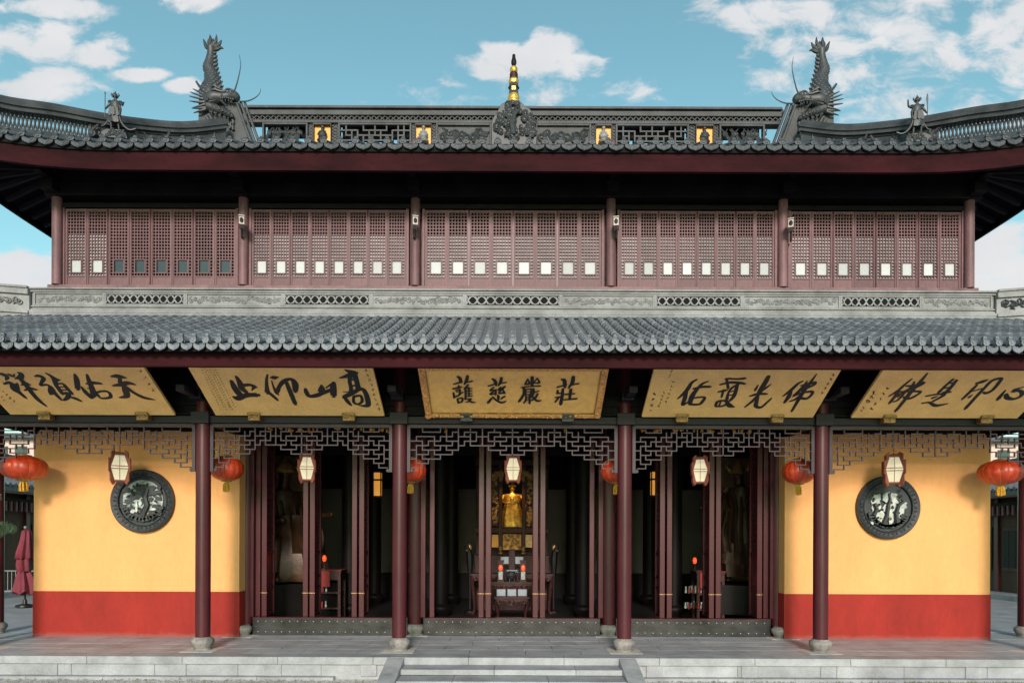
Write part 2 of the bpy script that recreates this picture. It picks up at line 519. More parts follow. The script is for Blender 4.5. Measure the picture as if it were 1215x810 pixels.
# gravel strip along the plinth
g = MB()
rg = random.Random(11)
for i in range(5200):
    x = rg.uniform(-11.6, 11.6)
    if -2.65 < x < 2.65: continue
    yy = rg.uniform(13.2, YF - .1); r = rg.uniform(.012, .03)
    z = GZ + r * .5 + rg.uniform(0, .012)
    q = [(x + r * rg.uniform(.7, 1.2) * a, yy + r * rg.uniform(.7, 1.2) * b, z + r * .7 * cc) for a, b, cc in
         ((1, 0, 0), (0, 1, 0), (-1, 0, 0), (0, -1, 0), (0, 0, 1))]
    g.add(q, [(0, 1, 4), (1, 2, 4), (2, 3, 4), (3, 0, 4)])
o = part('gravel', g, M['gravel'], None); tag(o, 'grey pebbles strewn along the foot of the platform', 'gravel', kind='stuff')
g = MB()
for i in range(9000):
    x = rg.uniform(7.75, 11.2); yy = rg.uniform(12.7, 13.6)
    h = rg.uniform(.10, .24); a = rg.uniform(0, 6.28); lx, ly = .06 * rg.uniform(-1, 1), .06 * rg.uniform(-1, 1)
    wx, wy = .006 * math.cos(a), .006 * math.sin(a)
    g.add([(x - wx, yy - wy, GZ), (x + wx, yy + wy, GZ), (x + lx + wx * .6, yy + ly + wy * .6, GZ + h * .7), (x + lx - wx * .6, yy + ly - wy * .6, GZ + h * .7), (x + lx * 1.8, yy + ly * 1.8, GZ + h)],
          [(0, 1, 2, 3), (3, 2, 4)])
o = part('grass', g, M['grass'], None); tag(o, 'yellow green grass tufts at the foot of the right plinth', 'grass', kind='stuff')

# ------------------------------------------------------------------ the hall
HALL = thing('temple_hall', (0, 21, 0), 'two storey temple hall with dark tiled roofs, maroon columns and yellow side walls', 'temple')

# columns: front row (six), inner row, each on a stone drum
def column_mesh(r, h):
    b = MB(); b.lathe([(r * 1.0, 0), (r * 1.02, h * .3), (r * .99, h * .7), (r * .94, h)], 24)
    return b.mesh('column', M['maroon'], True)
def drum_mesh(R0, h):
    b = MB()
    b.lathe([(R0 * .74, 0), (R0 * .76, h * .06), (R0 * .70, h * .12), (R0 * .80, h * .25), (R0 * .97, h * .52), (R0, h * .66), (R0 * .95, h * .82), (R0 * .78, h * .93), (R0 * .72, h)], 28)
    return b.mesh('column_drum', M['drum'], True)
cm, dm = column_mesh(.158, 5.95), drum_mesh(.245, .285)
ci, di = column_mesh(.165, 5.6), drum_mesh(.25, .27)
for X in (-11.95, -6.87, -2.5, 2.5, 6.87, 11.95):
    c = obj('column', cm, HALL, (X, 15.3, .285)); 
    d = obj('column_drum', dm, c, (X, 15.3, .005)); d.rotation_euler = (0, 0, X)
for X in (-13.3, -6.84, -2.49, 2.49, 6.84, 13.25):
    Y = 17.75
    c = obj('column', ci, HALL, (X, Y, .27)); d = obj('column_drum', di, c, (X, Y - (.30 if abs(X) == 6.84 else .0), .005))

# porch beams
b = MB(); b.box(-14, 14, 15.17, 15.43, 5.02, 5.18); part('lintel_beam', b, M['beam'], HALL, bevel=.012)
b = MB(); b.box(-14, 14, 15.2, 15.4, 5.42, 5.66); b.box(-14, 14, 15.14, 15.46, 5.20, 5.235)
part('tie_beam', b, M['dark'], HALL, bevel=.01)
b = MB(); b.box(-14, 14, 15.27, 15.33, 5.24, 5.42); b.box(-15, 15, 15.27, 15.33, 5.66, 7.0); part('panel_board', b, M['dark'], HALL)
for X in (-6.87, -2.5, 2.5, 6.87, -11.95, 11.95):
    b = MB(); b.box(X - .20, X + .20, 15.09, 15.5, 5.00, 5.26); b.box(X - .09, X + .09, 14.2, 15.2, 5.52, 5.66)
    b.box(X - .13, X + .13, 14.85, 15.15, 5.50, 5.70)
    part('bracket', b, M['beam'], HALL, bevel=.012)
    b = MB(); b.box(X - .08, X + .08, 15.45, 17.75, 5.05, 5.30); part('cross_beam', b, M['dark'], HALL, bevel=.01)

# hanging fretwork frieze, one per bay, traced from the photograph's lattice
HS = {0: [(2, 5), (7, 8), (9, 11), (13, 15), (16, 17)], 1: [(1, 4), (5, 7), (8, 10), (11, 13), (14, 17)], 2: [(0, 2), (3, 5), (6, 8), (9, 11), (13, 14), (14, 16)],
      3: [(1, 3), (4, 7), (8, 9), (10, 14), (15, 17)], 4: [(0, 1), (2, 5), (6, 8), (13, 16)], 5: [(1, 3), (4, 7), (15, 17)], 6: [(0, 1), (2, 5)], 7: [(1, 3)], 8: [(.4, 2)]}
VS = [(1, 1, 2), (1, 3, 7), (2, 2, 4), (2, 5, 6), (2, 7, 8), (3, 2, 3), (3, 4, 5), (3, 6, 7), (4, 1, 3), (4, 4, 5), (5, 1, 2), (5, 3, 4), (5, 5, 6),
      (6, 0, 2), (6, 3, 4), (7, 0, 1), (7, 2, 3), (7, 4, 5), (8, 0, 4), (9, 0, 1), (9, 2, 3), (10, .4, 3), (11, 0, 2), (12, -1, 3), (13, 0, 2), (13, 3, 4),
      (14, 1, 3), (15, 0, 1), (15, 2, 3), (15, 4, 5), (16, 1, 2), (16, 3, 4), (17, -1, 5), (2, -1, 0), (5, -1, 0), (8, -1, 0), (10, -1, -.4), (14, -1, 0)]
def fretwork(xa, xb, Y=15.3):
    g = MB()
    xa += .165; xb -= .165
    zt = 5.015; t = .0115; uz = .0995; z0 = zt - .165 - uz * 0
    g.box(xa, xb, Y - .05, Y + .05, zt - .075, zt)
    u = (xb - xa - .14) / 34
    for s in (0, 1):
        e0 = xa if s == 0 else xb
        sg = 1 if s == 0 else -1
        a, b_ = sorted((e0, e0 + sg * .07)); g.box(a, b_, Y - .045, Y + .045, zt - 1.06, zt - .075)
        X = lambda i: e0 + sg * (.07 + i * u)
        Z = lambda j: z0 - j * uz
        for j, L in HS.items():
            for (i0, i1) in L:
                a, b_ = sorted((X(i0), X(i1)))
                g.box(a - t, b_ + t, Y - .021, Y + .021, Z(j) - t, Z(j) + t)
        for (i, j0, j1) in VS:
            if i == 17 and s == 1: continue
            top = min(Z(j0) + t, zt - .075)
            g.box(X(i) - t, X(i) + t, Y - .018, Y + .018, Z(j1) - t, top)
        g.lathe([(.03, -.016), (.045, -.008), (.045, .008), (.03, .016)], 10, (e0 + sg * .10, Y, zt - 1.02), ax='y')
    part('hanging_fretwork', g, M['fret'], HALL)
FX = [-11.95, -6.87, -2.5, 2.5, 6.87, 11.95]
for a, b_ in zip(FX, FX[1:]): fretwork(a, b_)

# yellow walls with red dado and round carved windows
def side_wall(sx):
    x0, x1 = sorted((sx * 11.96, sx * 6.82))
    b = MB(); b.box(x0, x1, 17.2, 17.75, 1.13, 5.12)
    w = part('plastered_wall', b, M['yellow'], HALL)
    b = MB(); b.box(x0 - .012, x1 + .012, 17.188, 17.76, -.02, 1.13)
    part('dado', b, M['red'], w)
    b = MB(); b.box(x0 - .1, x1 + .1, 17.12, 17.8, 5.12, 5.34); part('wall_beam', b, M['dark'], w, bevel=.01)
    cx = sx * 9.20 if sx < 0 else 9.36
    cz = zat(596, 17.15) if sx < 0 else zat(600, 17.15)
    b = MB()
    R0 = .785
    prof = [(R0, .06), (R0, -.07), (R0 * .97, -.09), (R0 * .93, -.075), (R0 * .90, -.06), (R0 * .82, -.055), (R0 * .80, -.075), (R0 * .77, -.06), (R0 * .755, .04)]
    n = 56; vs = []; fs = []
    for (r, y) in prof:
        for k in range(n):
            a = 2 * math.pi * k / n
            vs.append((cx + r * math.cos(a), 17.15 + y, cz + r * math.sin(a)))
    for i in range(len(prof) - 1):
        for k in range(n):
            k2 = (k + 1) % n
            fs.append((i * n + k, (i + 1) * n + k, (i + 1) * n + k2, i * n + k2))
    b.add(vs, fs)
    b.lathe([(R0 * .77, .0), (R0 * .77, .02)], 40, (cx, 17.165, cz), ax='y')
    for k in range(40):
        a = 2 * math.pi * k / 40
        scroll(b, cx + .86 * R0 * math.cos(a), 17.085, cz + .86 * R0 * math.sin(a), .04, 1.1, a, 1 if k % 2 else -1, .010, 7)
    win = part('round_window', b, M['ironrim'], w, smooth=True)
    rr = random.Random(5 if sx < 0 else 9)
    # the relief inside: pale sky plates, dark pines, rocks and figures
    def inside(x, z): return math.hypot(x - cx, z - cz) < .56
    def blob(bm, x, z, rx, rz, y, nn=9, amp=.25):
        pts = []
        for k in range(nn):
            a = 2 * math.pi * k / nn
            q = 1 + rr.uniform(-amp, amp)
            px, pz = x + rx * q * math.cos(a), z + rz * q * math.sin(a)
            d = math.hypot(px - cx, pz - cz)
            if d > .585: px, pz = cx + (px - cx) * .585 / d, cz + (pz - cz) * .585 / d
            pts.append((px, pz))
        bm.prism(pts, y, y + .05)
    pale = MB(); dark = MB(); wht = MB()
    if sx < 0:
        pale.lathe([(.50, 0), (.50, .02)], 36, (cx, 17.135, cz + .03), ax='y')
        for (x, z, rx, rz) in ((-.20, .12, .17, .10), (-.34, -.02, .12, .06), (.12, .28, .2, .11), (-.08, .33, .14, .08), (-.36, .26, .13, .07), (.34, .22, .12, .05), (.40, .06, .08, .05),
                               (-.30, -.24, .14, .12), (.33, -.22, .15, .13), (.02, .02, .08, .06), (.20, .04, .07, .05), (-.02, -.34, .3, .10), (.26, -.32, .2, .08), (-.3, -.36, .16, .07), (.42, .32, .06, .05)):
            blob(dark, cx + x, cz + z, rx, rz, 17.085 + rr.uniform(0, .02), 13, .35)
        for k in range(14):
            a = -2.75 + 2.3 * k / 13
            blob(dark, cx + .5 * math.cos(a), cz + .5 * math.sin(a) + .05, .08, .06, 17.075, 9, .3)
        dark.tube([(cx + .02, 17.09, cz - .35), (cx + .13, 17.085, cz - .1), (cx + .08, 17.085, cz + .10), (cx + .14, 17.085, cz + .30)], [.085, .07, .07, .05], 7)
        for k in range(40):
            x, z = rr.uniform(-.48, .48), rr.uniform(-.45, .45)
            if inside(cx + x, cz + z): scroll(dark, cx + x, 17.075, cz + z, rr.uniform(.02, .045), 1.1, rr.uniform(0, 6), 1, .012, 7)
        for (x, z, rx, rz) in ((-.13, -.16, .028, .14), (-.22, -.25, .06, .05), (.28, -.20, .09, .035), (.05, -.22, .03, .06), (-.04, -.05, .04, .06)):
            blob(wht, cx + x, cz + z, rx, rz, 17.075, 9, .2)
    else:
        for (x, z, rx, rz, w) in ((-.30, .06, .13, .17, 1), (-.24, -.17, .14, .20, 1), (-.37, -.24, .10, .16, 1), (-.28, .24, .12, .09, 0), (-.05, .24, .11, .13, 0), (.16, .06, .14, .16, 1), (.10, -.2, .10, .22, 1),
                               (.28, -.06, .12, .19, 1), (.14, .28, .09, .08, 0), (.36, .06, .10, .10, 0), (.33, -.24, .07, .1, 1), (-.08, -.02, .07, .10, 1), (-.14, -.28, .08, .12, 1)):
            blob(wht if w else pale, cx + x, cz + z, rx, rz, 17.095 + rr.uniform(0, .03), 12, .28)
        for k in range(26):
            x, z = rr.uniform(-.42, .45), rr.uniform(-.3, .5)
            if inside(cx + x, cz + z): scroll(dark, cx + x, 17.085, cz + z, rr.uniform(.02, .05), 1.1, rr.uniform(0, 6), 1, .013, 7)
        for k in range(16):
            a = -2.75 + 2.3 * k / 15
            blob(dark, cx + .48 * math.cos(a), cz + .48 * math.sin(a) + .02, .09, .055, 17.07, 9, .3)
        for pp in (((-.14, -.42), (-.05, -.2), (-.02, .05), (.03, .2), (.0, .36)), ((.2, -.38), (.18, -.15), (.24, .05), (.36, .15)), ((-.38, -.2), (-.30, -.05), (-.36, .1))):
            dark.tube([(cx + a, 17.075, cz + c_) for a, c_ in pp], [.06, .055, .05, .04, .02][:len(pp)], 6)
    part('pale_relief', pale, M['jade'], win, stuff=True); part('dark_relief', dark, M['ironrim'], win, stuff=True); part('white_relief', wht, M['jade2'], win, stuff=True)
    gb = MB()
    for k in range(3): gb.ball((cx + (-.03 + .1 * k if sx < 0 else -.2 + .2 * k), 17.06, cz - .27 - .02 * k), .022, 6)
    part('gilt_relief', gb, M['gold'], win, stuff=True)
side_wall(-1); side_wall(1)

# thresholds with two rows of nails, jambs, lintel, open door leaves
for (xa, xb) in ((-6.62, -2.66), (-2.26, 2.26), (2.66, 6.62)):
    b = MB(); b.box(xa, xb, 17.56, 17.74, 0.004, .43); t = part('threshold', b, M['thresh'], HALL, bevel=.008)
    b = MB(); b.box(xa, xb, 17.555, 17.76, .43, .452); part('threshold_cap', b, M['maroon'], t)
    b = MB(); x = xa + .14
    while x < xb - .05:
        for z in (.35, .085): b.lathe([(.017, 0), (.014, -.010), (.005, -.014)], 8, (x, 17.56, z), ax='y')
        x += .203
    part('nail_rows', b, M['nail'], t, stuff=True)
LY = 17.74
def leaf_mesh():
    """one door leaf standing edge-on; local x thickness, y depth, z up; origin at the near foot"""
    fr = MB(); D, H, T = .64, 4.62, .066
    fr.box(-T, T, 0, .075, 0, H); fr.box(-T, T, D - .075, D, 0, H)
    for z0, z1 in ((0, .09), (.72, .80), (1.00, 1.08), (1.62, 1.70), (H - .1, H)): fr.box(-T * .8, T * .8, .07, D - .07, z0, z1)
    for z0, z1 in ((.09, .72), (.80, 1.0), (1.08, 1.62)): fr.box(-.02, .02, .07, D - .07, z0, z1)
    la = MB()
    for k in range(1, 6): la.box(-.022, .022, .075 + k * (D - .15) / 6 - .011, .075 + k * (D - .15) / 6 + .011, 1.70, H - .1)
    for k in range(1, 26): la.box(-.020, .020, .075, D - .075, 1.70 + k * (H - 1.8) / 26 - .011, 1.70 + k * (H - 1.8) / 26 + .011)
    ha = MB(); ha.box(-T - .012, T + .012, -.008, 0, .60, .617)
    return fr.mesh('door_leaf', M['maroon']), la.mesh('leaf_lattice', M['maroon']), ha.mesh('hinge_plate', M['clip'])
lf, ll, lh = leaf_mesh()
for off in (-294, -245, -237, -187, -178.5, -36.5, -28, 28, 36.5, 178.5, 187, 237, 245, 294):
    X = off / F * LY
    e = obj('door_leaf', lf, HALL, (X, LY, .452), rot=(0, 0, 0))
    bv = e.modifiers.new('bevel', 'BEVEL'); bv.width = .008; bv.segments = 1
    obj('leaf_lattice', ll, e, keep=False); obj('hinge_plate', lh, e, keep=False)
for off in (-308, -302, -105, -95, 95, 105, 302, 308, -127, 127):
    X = off / F * LY
    b = MB(); b.box(X - .062, X + .062, LY - .09 + (.12 if abs(off) in (95, 302) else 0), LY + .16, .45, 5.1)
    part('door_jamb', b, M['maroon'], HALL, bevel=.01)
b = MB(); b.box(-6.7, 6.7, LY - .10, LY + .2, 5.07, 5.36); part('door_lintel', b, M['dark'], HALL)
b = MB()
for xa, xb in ((-6.62, -2.66), (-2.26, 2.26), (2.66, 6.62)):
    n = int((xb - xa) / .17)
    for k in range(n + 1):
        x = xa + (xb - xa) * k / n; b.box(x - .015, x + .015, LY, LY + .04, 5.36, 5.95)
    for z in (5.5, 5.65, 5.8): b.box(xa, xb, LY + .005, LY + .035, z - .015, z + .015)
part('transom_lattice', b, M['dark'], HALL)

# shell of the hall: ceilings, floors, walls (dark inside)
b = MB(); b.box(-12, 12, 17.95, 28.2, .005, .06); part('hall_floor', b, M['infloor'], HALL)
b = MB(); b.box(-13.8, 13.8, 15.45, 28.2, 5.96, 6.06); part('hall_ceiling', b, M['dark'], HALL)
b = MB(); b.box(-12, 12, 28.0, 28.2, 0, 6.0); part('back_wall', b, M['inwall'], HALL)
for sx in (-1, 1):
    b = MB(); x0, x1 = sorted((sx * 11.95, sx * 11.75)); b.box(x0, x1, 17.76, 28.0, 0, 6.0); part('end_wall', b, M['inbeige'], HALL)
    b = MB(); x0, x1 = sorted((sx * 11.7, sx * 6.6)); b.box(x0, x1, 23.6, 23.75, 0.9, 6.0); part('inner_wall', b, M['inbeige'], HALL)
b = MB(); b.box(-11.7, 11.7, 27.6, 27.95, .06, 1.05); part('wainscot', b, M['lacq'], HALL)
b = MB(); b.box(-11.7, 11.7, 27.5, 27.7, 4.42, 4.66); b.box(-11.7, 11.7, 27.7, 27.98, 4.66, 5.96); b.box(-11.7, 11.7, 21.0, 21.3, 5.0, 5.9)
part('inner_beam', b, M['dark'], HALL)
ic = MB(); ic.lathe([(.24, 0), (.24, 5.7)], 18); icm = ic.mesh('inner_column', M['lacq'], True); idm = dm.copy(); idm.materials[0] = M['lacq']
for X in (-5.0, -2.2, 2.2, 5.0):
    for Y in (21.2, 25.0):
        o_ = obj('inner_column', icm, HALL, (X, Y, .29)); obj('column_drum', idm, o_, (X, Y, .06), scale=1.4)
for sx in (-1, 1):
    for X, w in ((1.15, .12), (2.72, .5), (3.6, .1), (4.4, .22), (5.55, .12)):
        b = MB(); b.box(sx * X - w, sx * X + w, 26.6, 26.8, .06, 5.9); part('screen_post', b, M['lacq'], HALL)
# ------------------------------------------------------------------ lower roof
ZE, YE, ZT, YT = zat(407, 12.6), 12.6, 7.86, 16.78
def low_z(y):
    t = (y - YE) / (YT - YE)
    return ZE + (ZT - ZE) * (.86 * t + .14 * t * t)
LR = MB()
ys = [YE + (YT - YE) * i / 10 for i in range(11)]
PITCH = .2338; NL = 66
# the concave pan channels: one corrugated sheet, the roof deck and its soffit under it
vs = []; fs = []
xs = []
for i in range(-NL, NL):
    for q in (0, .25, .5, .75): xs.append((i + q) * PITCH)
xs.append(NL * PITCH)
for x in xs:
    ph = (x / PITCH) % 1.0
    d = -.045 * (1 - math.cos(2 * math.pi * ph)) / 2
    for y in ys: vs.append((x, y, low_z(y) + d))
n = len(ys)
for i in range(len(xs) - 1):
    for j in range(n - 1): fs.append((i * n + j, (i + 1) * n + j, (i + 1) * n + j + 1, i * n + j + 1))
LR.add(vs, fs)
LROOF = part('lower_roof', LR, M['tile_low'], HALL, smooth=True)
b = MB()
for sx in (-NL * PITCH,):
    vs = []
    for y in ys: vs += [(sx, y + .04, low_z(y) - .06), (-sx, y + .04, low_z(y) - .06), (-sx, y + .04, low_z(y) - .16), (sx, y + .04, low_z(y) - .16)]
    fs = []
    for j in range(n - 1):
        q = j * 4
        fs += [(q, q + 1, q + 5, q + 4), (q + 3, q + 7, q + 6, q + 2), (q, q + 4, q + 7, q + 3), (q + 1, q + 2, q + 6, q + 5)]
    fs += [(0, 3, 2, 1), (n * 4 - 4, n * 4 - 3, n * 4 - 2, n * 4 - 1)]
    b.add(vs, fs)
part('roof_deck', b, M['dark'], LROOF)
def roll_mesh():
    """a run of half round cover tiles, each slipped under the next"""
    m = MB(); seg = 13; r = .071
    for k in range(seg):
        ya, yb = YE + (YT - YE) * k / seg, YE + (YT - YE) * (k + 1) / seg + .02
        za, zb = low_z(ya) - ZE, low_z(min(yb, YT)) - ZE
        vs = []; fs = []; c = 7
        for (yy, zz, rr) in ((ya - YE, za, r), (yb - YE, zb, r * .83)):
            for i in range(c):
                a = math.pi * i / (c - 1)
                vs.append((rr * math.cos(a), yy - .25 * rr * math.sin(a), zz + rr * math.sin(a) * 1.05))
        for i in range(c - 1): fs.append((i, i + 1, c + i + 1, c + i))
        fs.append(tuple(range(c - 1, -1, -1)))
        m.add(vs, fs)
    return m.mesh('cover_tile_row', M['tile_low'], True)
def cap_mesh(material):
    m = MB(); r = .062
    m.lathe([(r * .92, .06), (r, .0), (r, -.018), (r * .80, -.020), (r * .74, -.012), (r * .35, -.012), (r * .3, -.022), (.005, -.024)], 14, (0, 0, .008), ax='y')
    m.box(-.030, .030, .03, .075, .07, .105)
    m.add([(-.034, .015, .098), (.034, .015, .098), (.030, .10, .112), (-.030, .10, .112), (-.022, .02, .142), (.022, .02, .142), (.02, .085, .15), (-.02, .085, .15)],
          [(0, 3, 2, 1), (4, 5, 6, 7), (0, 1, 5, 4), (1, 2, 6, 5), (2, 3, 7, 6), (3, 0, 4, 7)])
    return m.mesh('eave_cap', material, True)
def drip_mesh(material):
    m = MB()
    out = [(-.100, .018), (-.104, -.022), (-.104, -.060), (-.090, -.096), (-.060, -.122), (-.024, -.138), (0, -.154), (.024, -.138), (.060, -.122), (.090, -.096), (.104, -.060), (.104, -.022), (.100, .018),
           (.080, -.022), (.045, -.048), (0, -.058), (-.045, -.048), (-.080, -.022)]
    m.prism(out, 0, .022)
    inn = [(x * .80, (z + .075) * .74 - .078) for x, z in out]
    m.prism(inn, -.007, .0)
    m.tube([(-.117, -.004, .03), (-.085, -.006, -.018), (-.048, -.006, -.046), (0, -.006, -.056), (.048, -.006, -.046), (.085, -.006, -.018), (.117, -.004, .03)], .010, 5)
    for s in (-1, 1):
        m.tube([(s * .012, -.010, -.10), (s * .045, -.012, -.075), (s * .058, -.012, -.048), (s * .035, -.012, -.04), (s * .03, -.012, -.06)], .006, 4)
    return m.mesh('drip_tile', material, False)
rm, cap_l, drip_l = roll_mesh(), cap_mesh(M['tile_low']), drip_mesh(M['tile_low'])
rj = random.Random(21)
for i in range(-NL, NL):
    x = (i + .5) * PITCH - PITCH / 2
    o = obj('cover_tile_row', rm, LROOF, (x, YE, ZE + rj.uniform(-.005, .005)), rot=(0, 0, rj.uniform(-.0025, .0025)))
    o = obj('eave_cap', cap_l, LROOF, (x + rj.uniform(-.004, .004), YE - .03, ZE + .022), rot=(R(-6), rj.uniform(-.04, .04), 0))
    o = obj('drip_tile', drip_l, LROOF, (x + PITCH / 2 + rj.uniform(-.003, .003), YE - .035, ZE - .015 + rj.uniform(-.004, .004)), rot=(R(-8), rj.uniform(-.05, .05), 0))
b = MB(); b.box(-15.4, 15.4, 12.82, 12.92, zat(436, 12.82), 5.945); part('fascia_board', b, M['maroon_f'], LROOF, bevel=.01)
b = MB(); b.box(-15.4, 15.4, 12.72, 12.80, 5.93, 5.975); part('eave_batten', b, M['dark'], LROOF)
rf = MB(); rf.box(-.05, .05, 0, 3.4, -.06, .06); rfm = rf.mesh('rafter', M['dark'])
for i in range(-32, 33):
    obj('rafter', rfm, LROOF, (i * .42, 12.95, low_z(12.95) - .24), rot=(math.atan2(low_z(16.2) - low_z(12.95), 3.25), 0, 0))

# ------------------------------------------------------------------ balcony band between the storeys
BAND = MB()
BX = 11.74
BAND.box(-BX, BX, 16.80, 17.6, 7.80, 8.50)
band = part('parapet_band', BAND, M['band'], HALL)
b = MB(); b.box(-BX - .08, BX + .08, 16.70, 17.6, 8.50, 8.545); b.box(-BX - .05, BX + .05, 16.745, 16.82, 8.445, 8.50)
b.box(-BX - .02, BX + .02, 16.765, 16.85, 8.085, 8.125)
part('cornice', b, M['band'], band, bevel=.012)
b = MB(); b.box(-BX - .02, BX + .02, 16.70, 16.805, 7.925, 8.00); b.box(-BX, BX, 16.735, 16.80, 8.0, 8.045)
b.tube([(-BX, 16.735, 7.885), (BX, 16.735, 7.885)], .052, 10)
part('moulding', b, M['band'], band, bevel=.01)
edges = [-568, -484, -388, -272, -168, -57, 57, 168, 272, 388, 484, 568]
rr = random.Random(31)
for i, (a, b_) in enumerate(zip(edges, edges[1:])):
    xa, xb = a / F * 16.8, b_ / F * 16.8
    f = MB()
    zb, zt = 8.125, 8.445
    f.box(xa, xa + .045, 16.765, 16.80, zb, zt); f.box(xb - .045, xb, 16.765, 16.80, zb, zt)
    f.box(xa + .045, xb - .045, 16.77, 16.80, zb, zb + .04); f.box(xa + .045, xb - .045, 16.77, 16.80, zt - .04, zt)
    part('panel_frame', f, M['band'], band, bevel=.006)
    openwork = i in (1, 3, 5, 7, 9)
    x0, x1 = xa + .085, xb - .085
    if openwork:
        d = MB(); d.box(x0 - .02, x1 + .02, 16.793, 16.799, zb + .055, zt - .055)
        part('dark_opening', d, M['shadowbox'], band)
        l = MB(); nper = 10; z0, z1 = zb + .065, zt - .065
        zc, am = (z0 + z1) / 2, (z1 - z0) / 2
        for ph in (0, math.pi):
            for frac in (1.0,):
                pts = []
                for k in range(nper * 10 + 1):
                    x = x0 + (x1 - x0) * k / (nper * 10)
                    pts.append((x, 16.778, zc + am * math.sin(ph + math.pi * 2 * nper / 2 * k / (nper * 10) * 1.0)))
                l.tube(pts, .014, 4)
        for k in range(nper + 1):
            x = x0 + (x1 - x0) * k / nper
            l.tube([(x - .045, 16.778, z0), (x, 16.776, zc - .03), (x - .0, 16.776, zc + .03), (x - .045, 16.778, z1)], .012, 4)
            l.tube([(x + .045, 16.778, z0), (x, 16.777, zc - .03), (x + .0, 16.777, zc + .03), (x + .045, 16.778, z1)], .012, 4)
        part('openwork_grille', l, M['band'], band)
    else:
        l = MB(); clouds_relief(l, x0, x1, 16.793, zb + .05, zt - .05, rr, 1.0, .016)
        part('carved_panel', l, M['relief_l'], band, smooth=True, stuff=True)
for sx in (-1, 1):
    # corner hip of the lower roof, running out toward the corner
    b = MB()
    for (o0, z0, z1) in ((.0, 7.78, 8.36), (.06, 8.36, 8.50), (.09, 8.50, 8.56), (.05, 7.90, 7.98)):
        pts = [(sx * (BX + .02), 16.72 - o0), (sx * 13.2, 16.38 - o0), (sx * 15.6, 15.7 - o0), (sx * 15.6, 16.2), (sx * 13.4, 16.9), (sx * BX, 17.55)]
        if sx < 0: pts = pts[::-1]
        vs = [(x, y, z0) for x, y in pts] + [(x, y, z1) for x, y in pts]
        m_ = len(pts)
        b.add(vs, [tuple(range(m_ - 1, -1, -1)), tuple(range(m_, 2 * m_))] + [(i, (i + 1) % m_, (i + 1) % m_ + m_, i + m_) for i in range(m_)])
    h = part('hip_ridge', b, M['band'], LROOF, bevel=.012)
    l = MB(); 
    l.m = Matrix.Translation((sx * (BX + .03), 16.70, 0)) @ Matrix.Rotation(math.atan2(-.34, 1.46) if sx > 0 else math.pi + math.atan2(.34, 1.46), 4, 'Z')
    clouds_relief(l, .1, 1.75, -.0 if sx > 0 else .0, 8.06, 8.36, rr, 1.0, .022)
    part('carved_panel', l, M['relief'], h, smooth=True, stuff=True)

# ------------------------------------------------------------------ upper storey wall with lattice windows
UW = 17.45
b = MB(); b.box(-11.6, 11.6, 17.62, 17.72, 8.5, 12.4); b.box(-11.7, -11.6, 17.6, 27, 8, 12.2); b.box(11.6, 11.7, 17.6, 27, 8, 12.2)
UPW = part('upper_wall', b, M['maroon_w'], HALL)
b = MB(); b.box(-11.72, 11.72, 17.30, 17.62, 8.55, 8.83); part('sill_beam', b, M['maroon_w'], UPW, bevel=.01)
ucol = MB(); ucol.lathe([(.118, 0), (.118, 3.6)], 20); um = ucol.mesh('column', M['maroon_w'], True)
UX = [-541, -320, -116, 116, 320, 541]
UX = [u / F * 17.35 for u in UX]
for X in UX:
    obj('column', um, UPW, (X, 17.35, 8.83))
b = MB(); b.box(-11.72, 11.72, 17.18, 17.60, 11.02, 11.34); b.box(-11.72, 11.72, 17.25, 17.6, 11.36, 12.3); b.box(-11.7, 11.7, 17.36, 17.6, 10.80, 10.92)
part('eave_beam', b, M['dark'], UPW, bevel=.01)
for X in UX:
    b = MB(); b.box(X - .16, X + .16, 16.9, 17.3, 11.06, 11.30); b.box(X - .10, X + .10, 16.55, 17.2, 11.32, 11.5); b.box(X - .2, X + .2, 17.0, 17.3, 11.5, 11.62)
    part('bracket', b, M['dark'], UPW, bevel=.01)
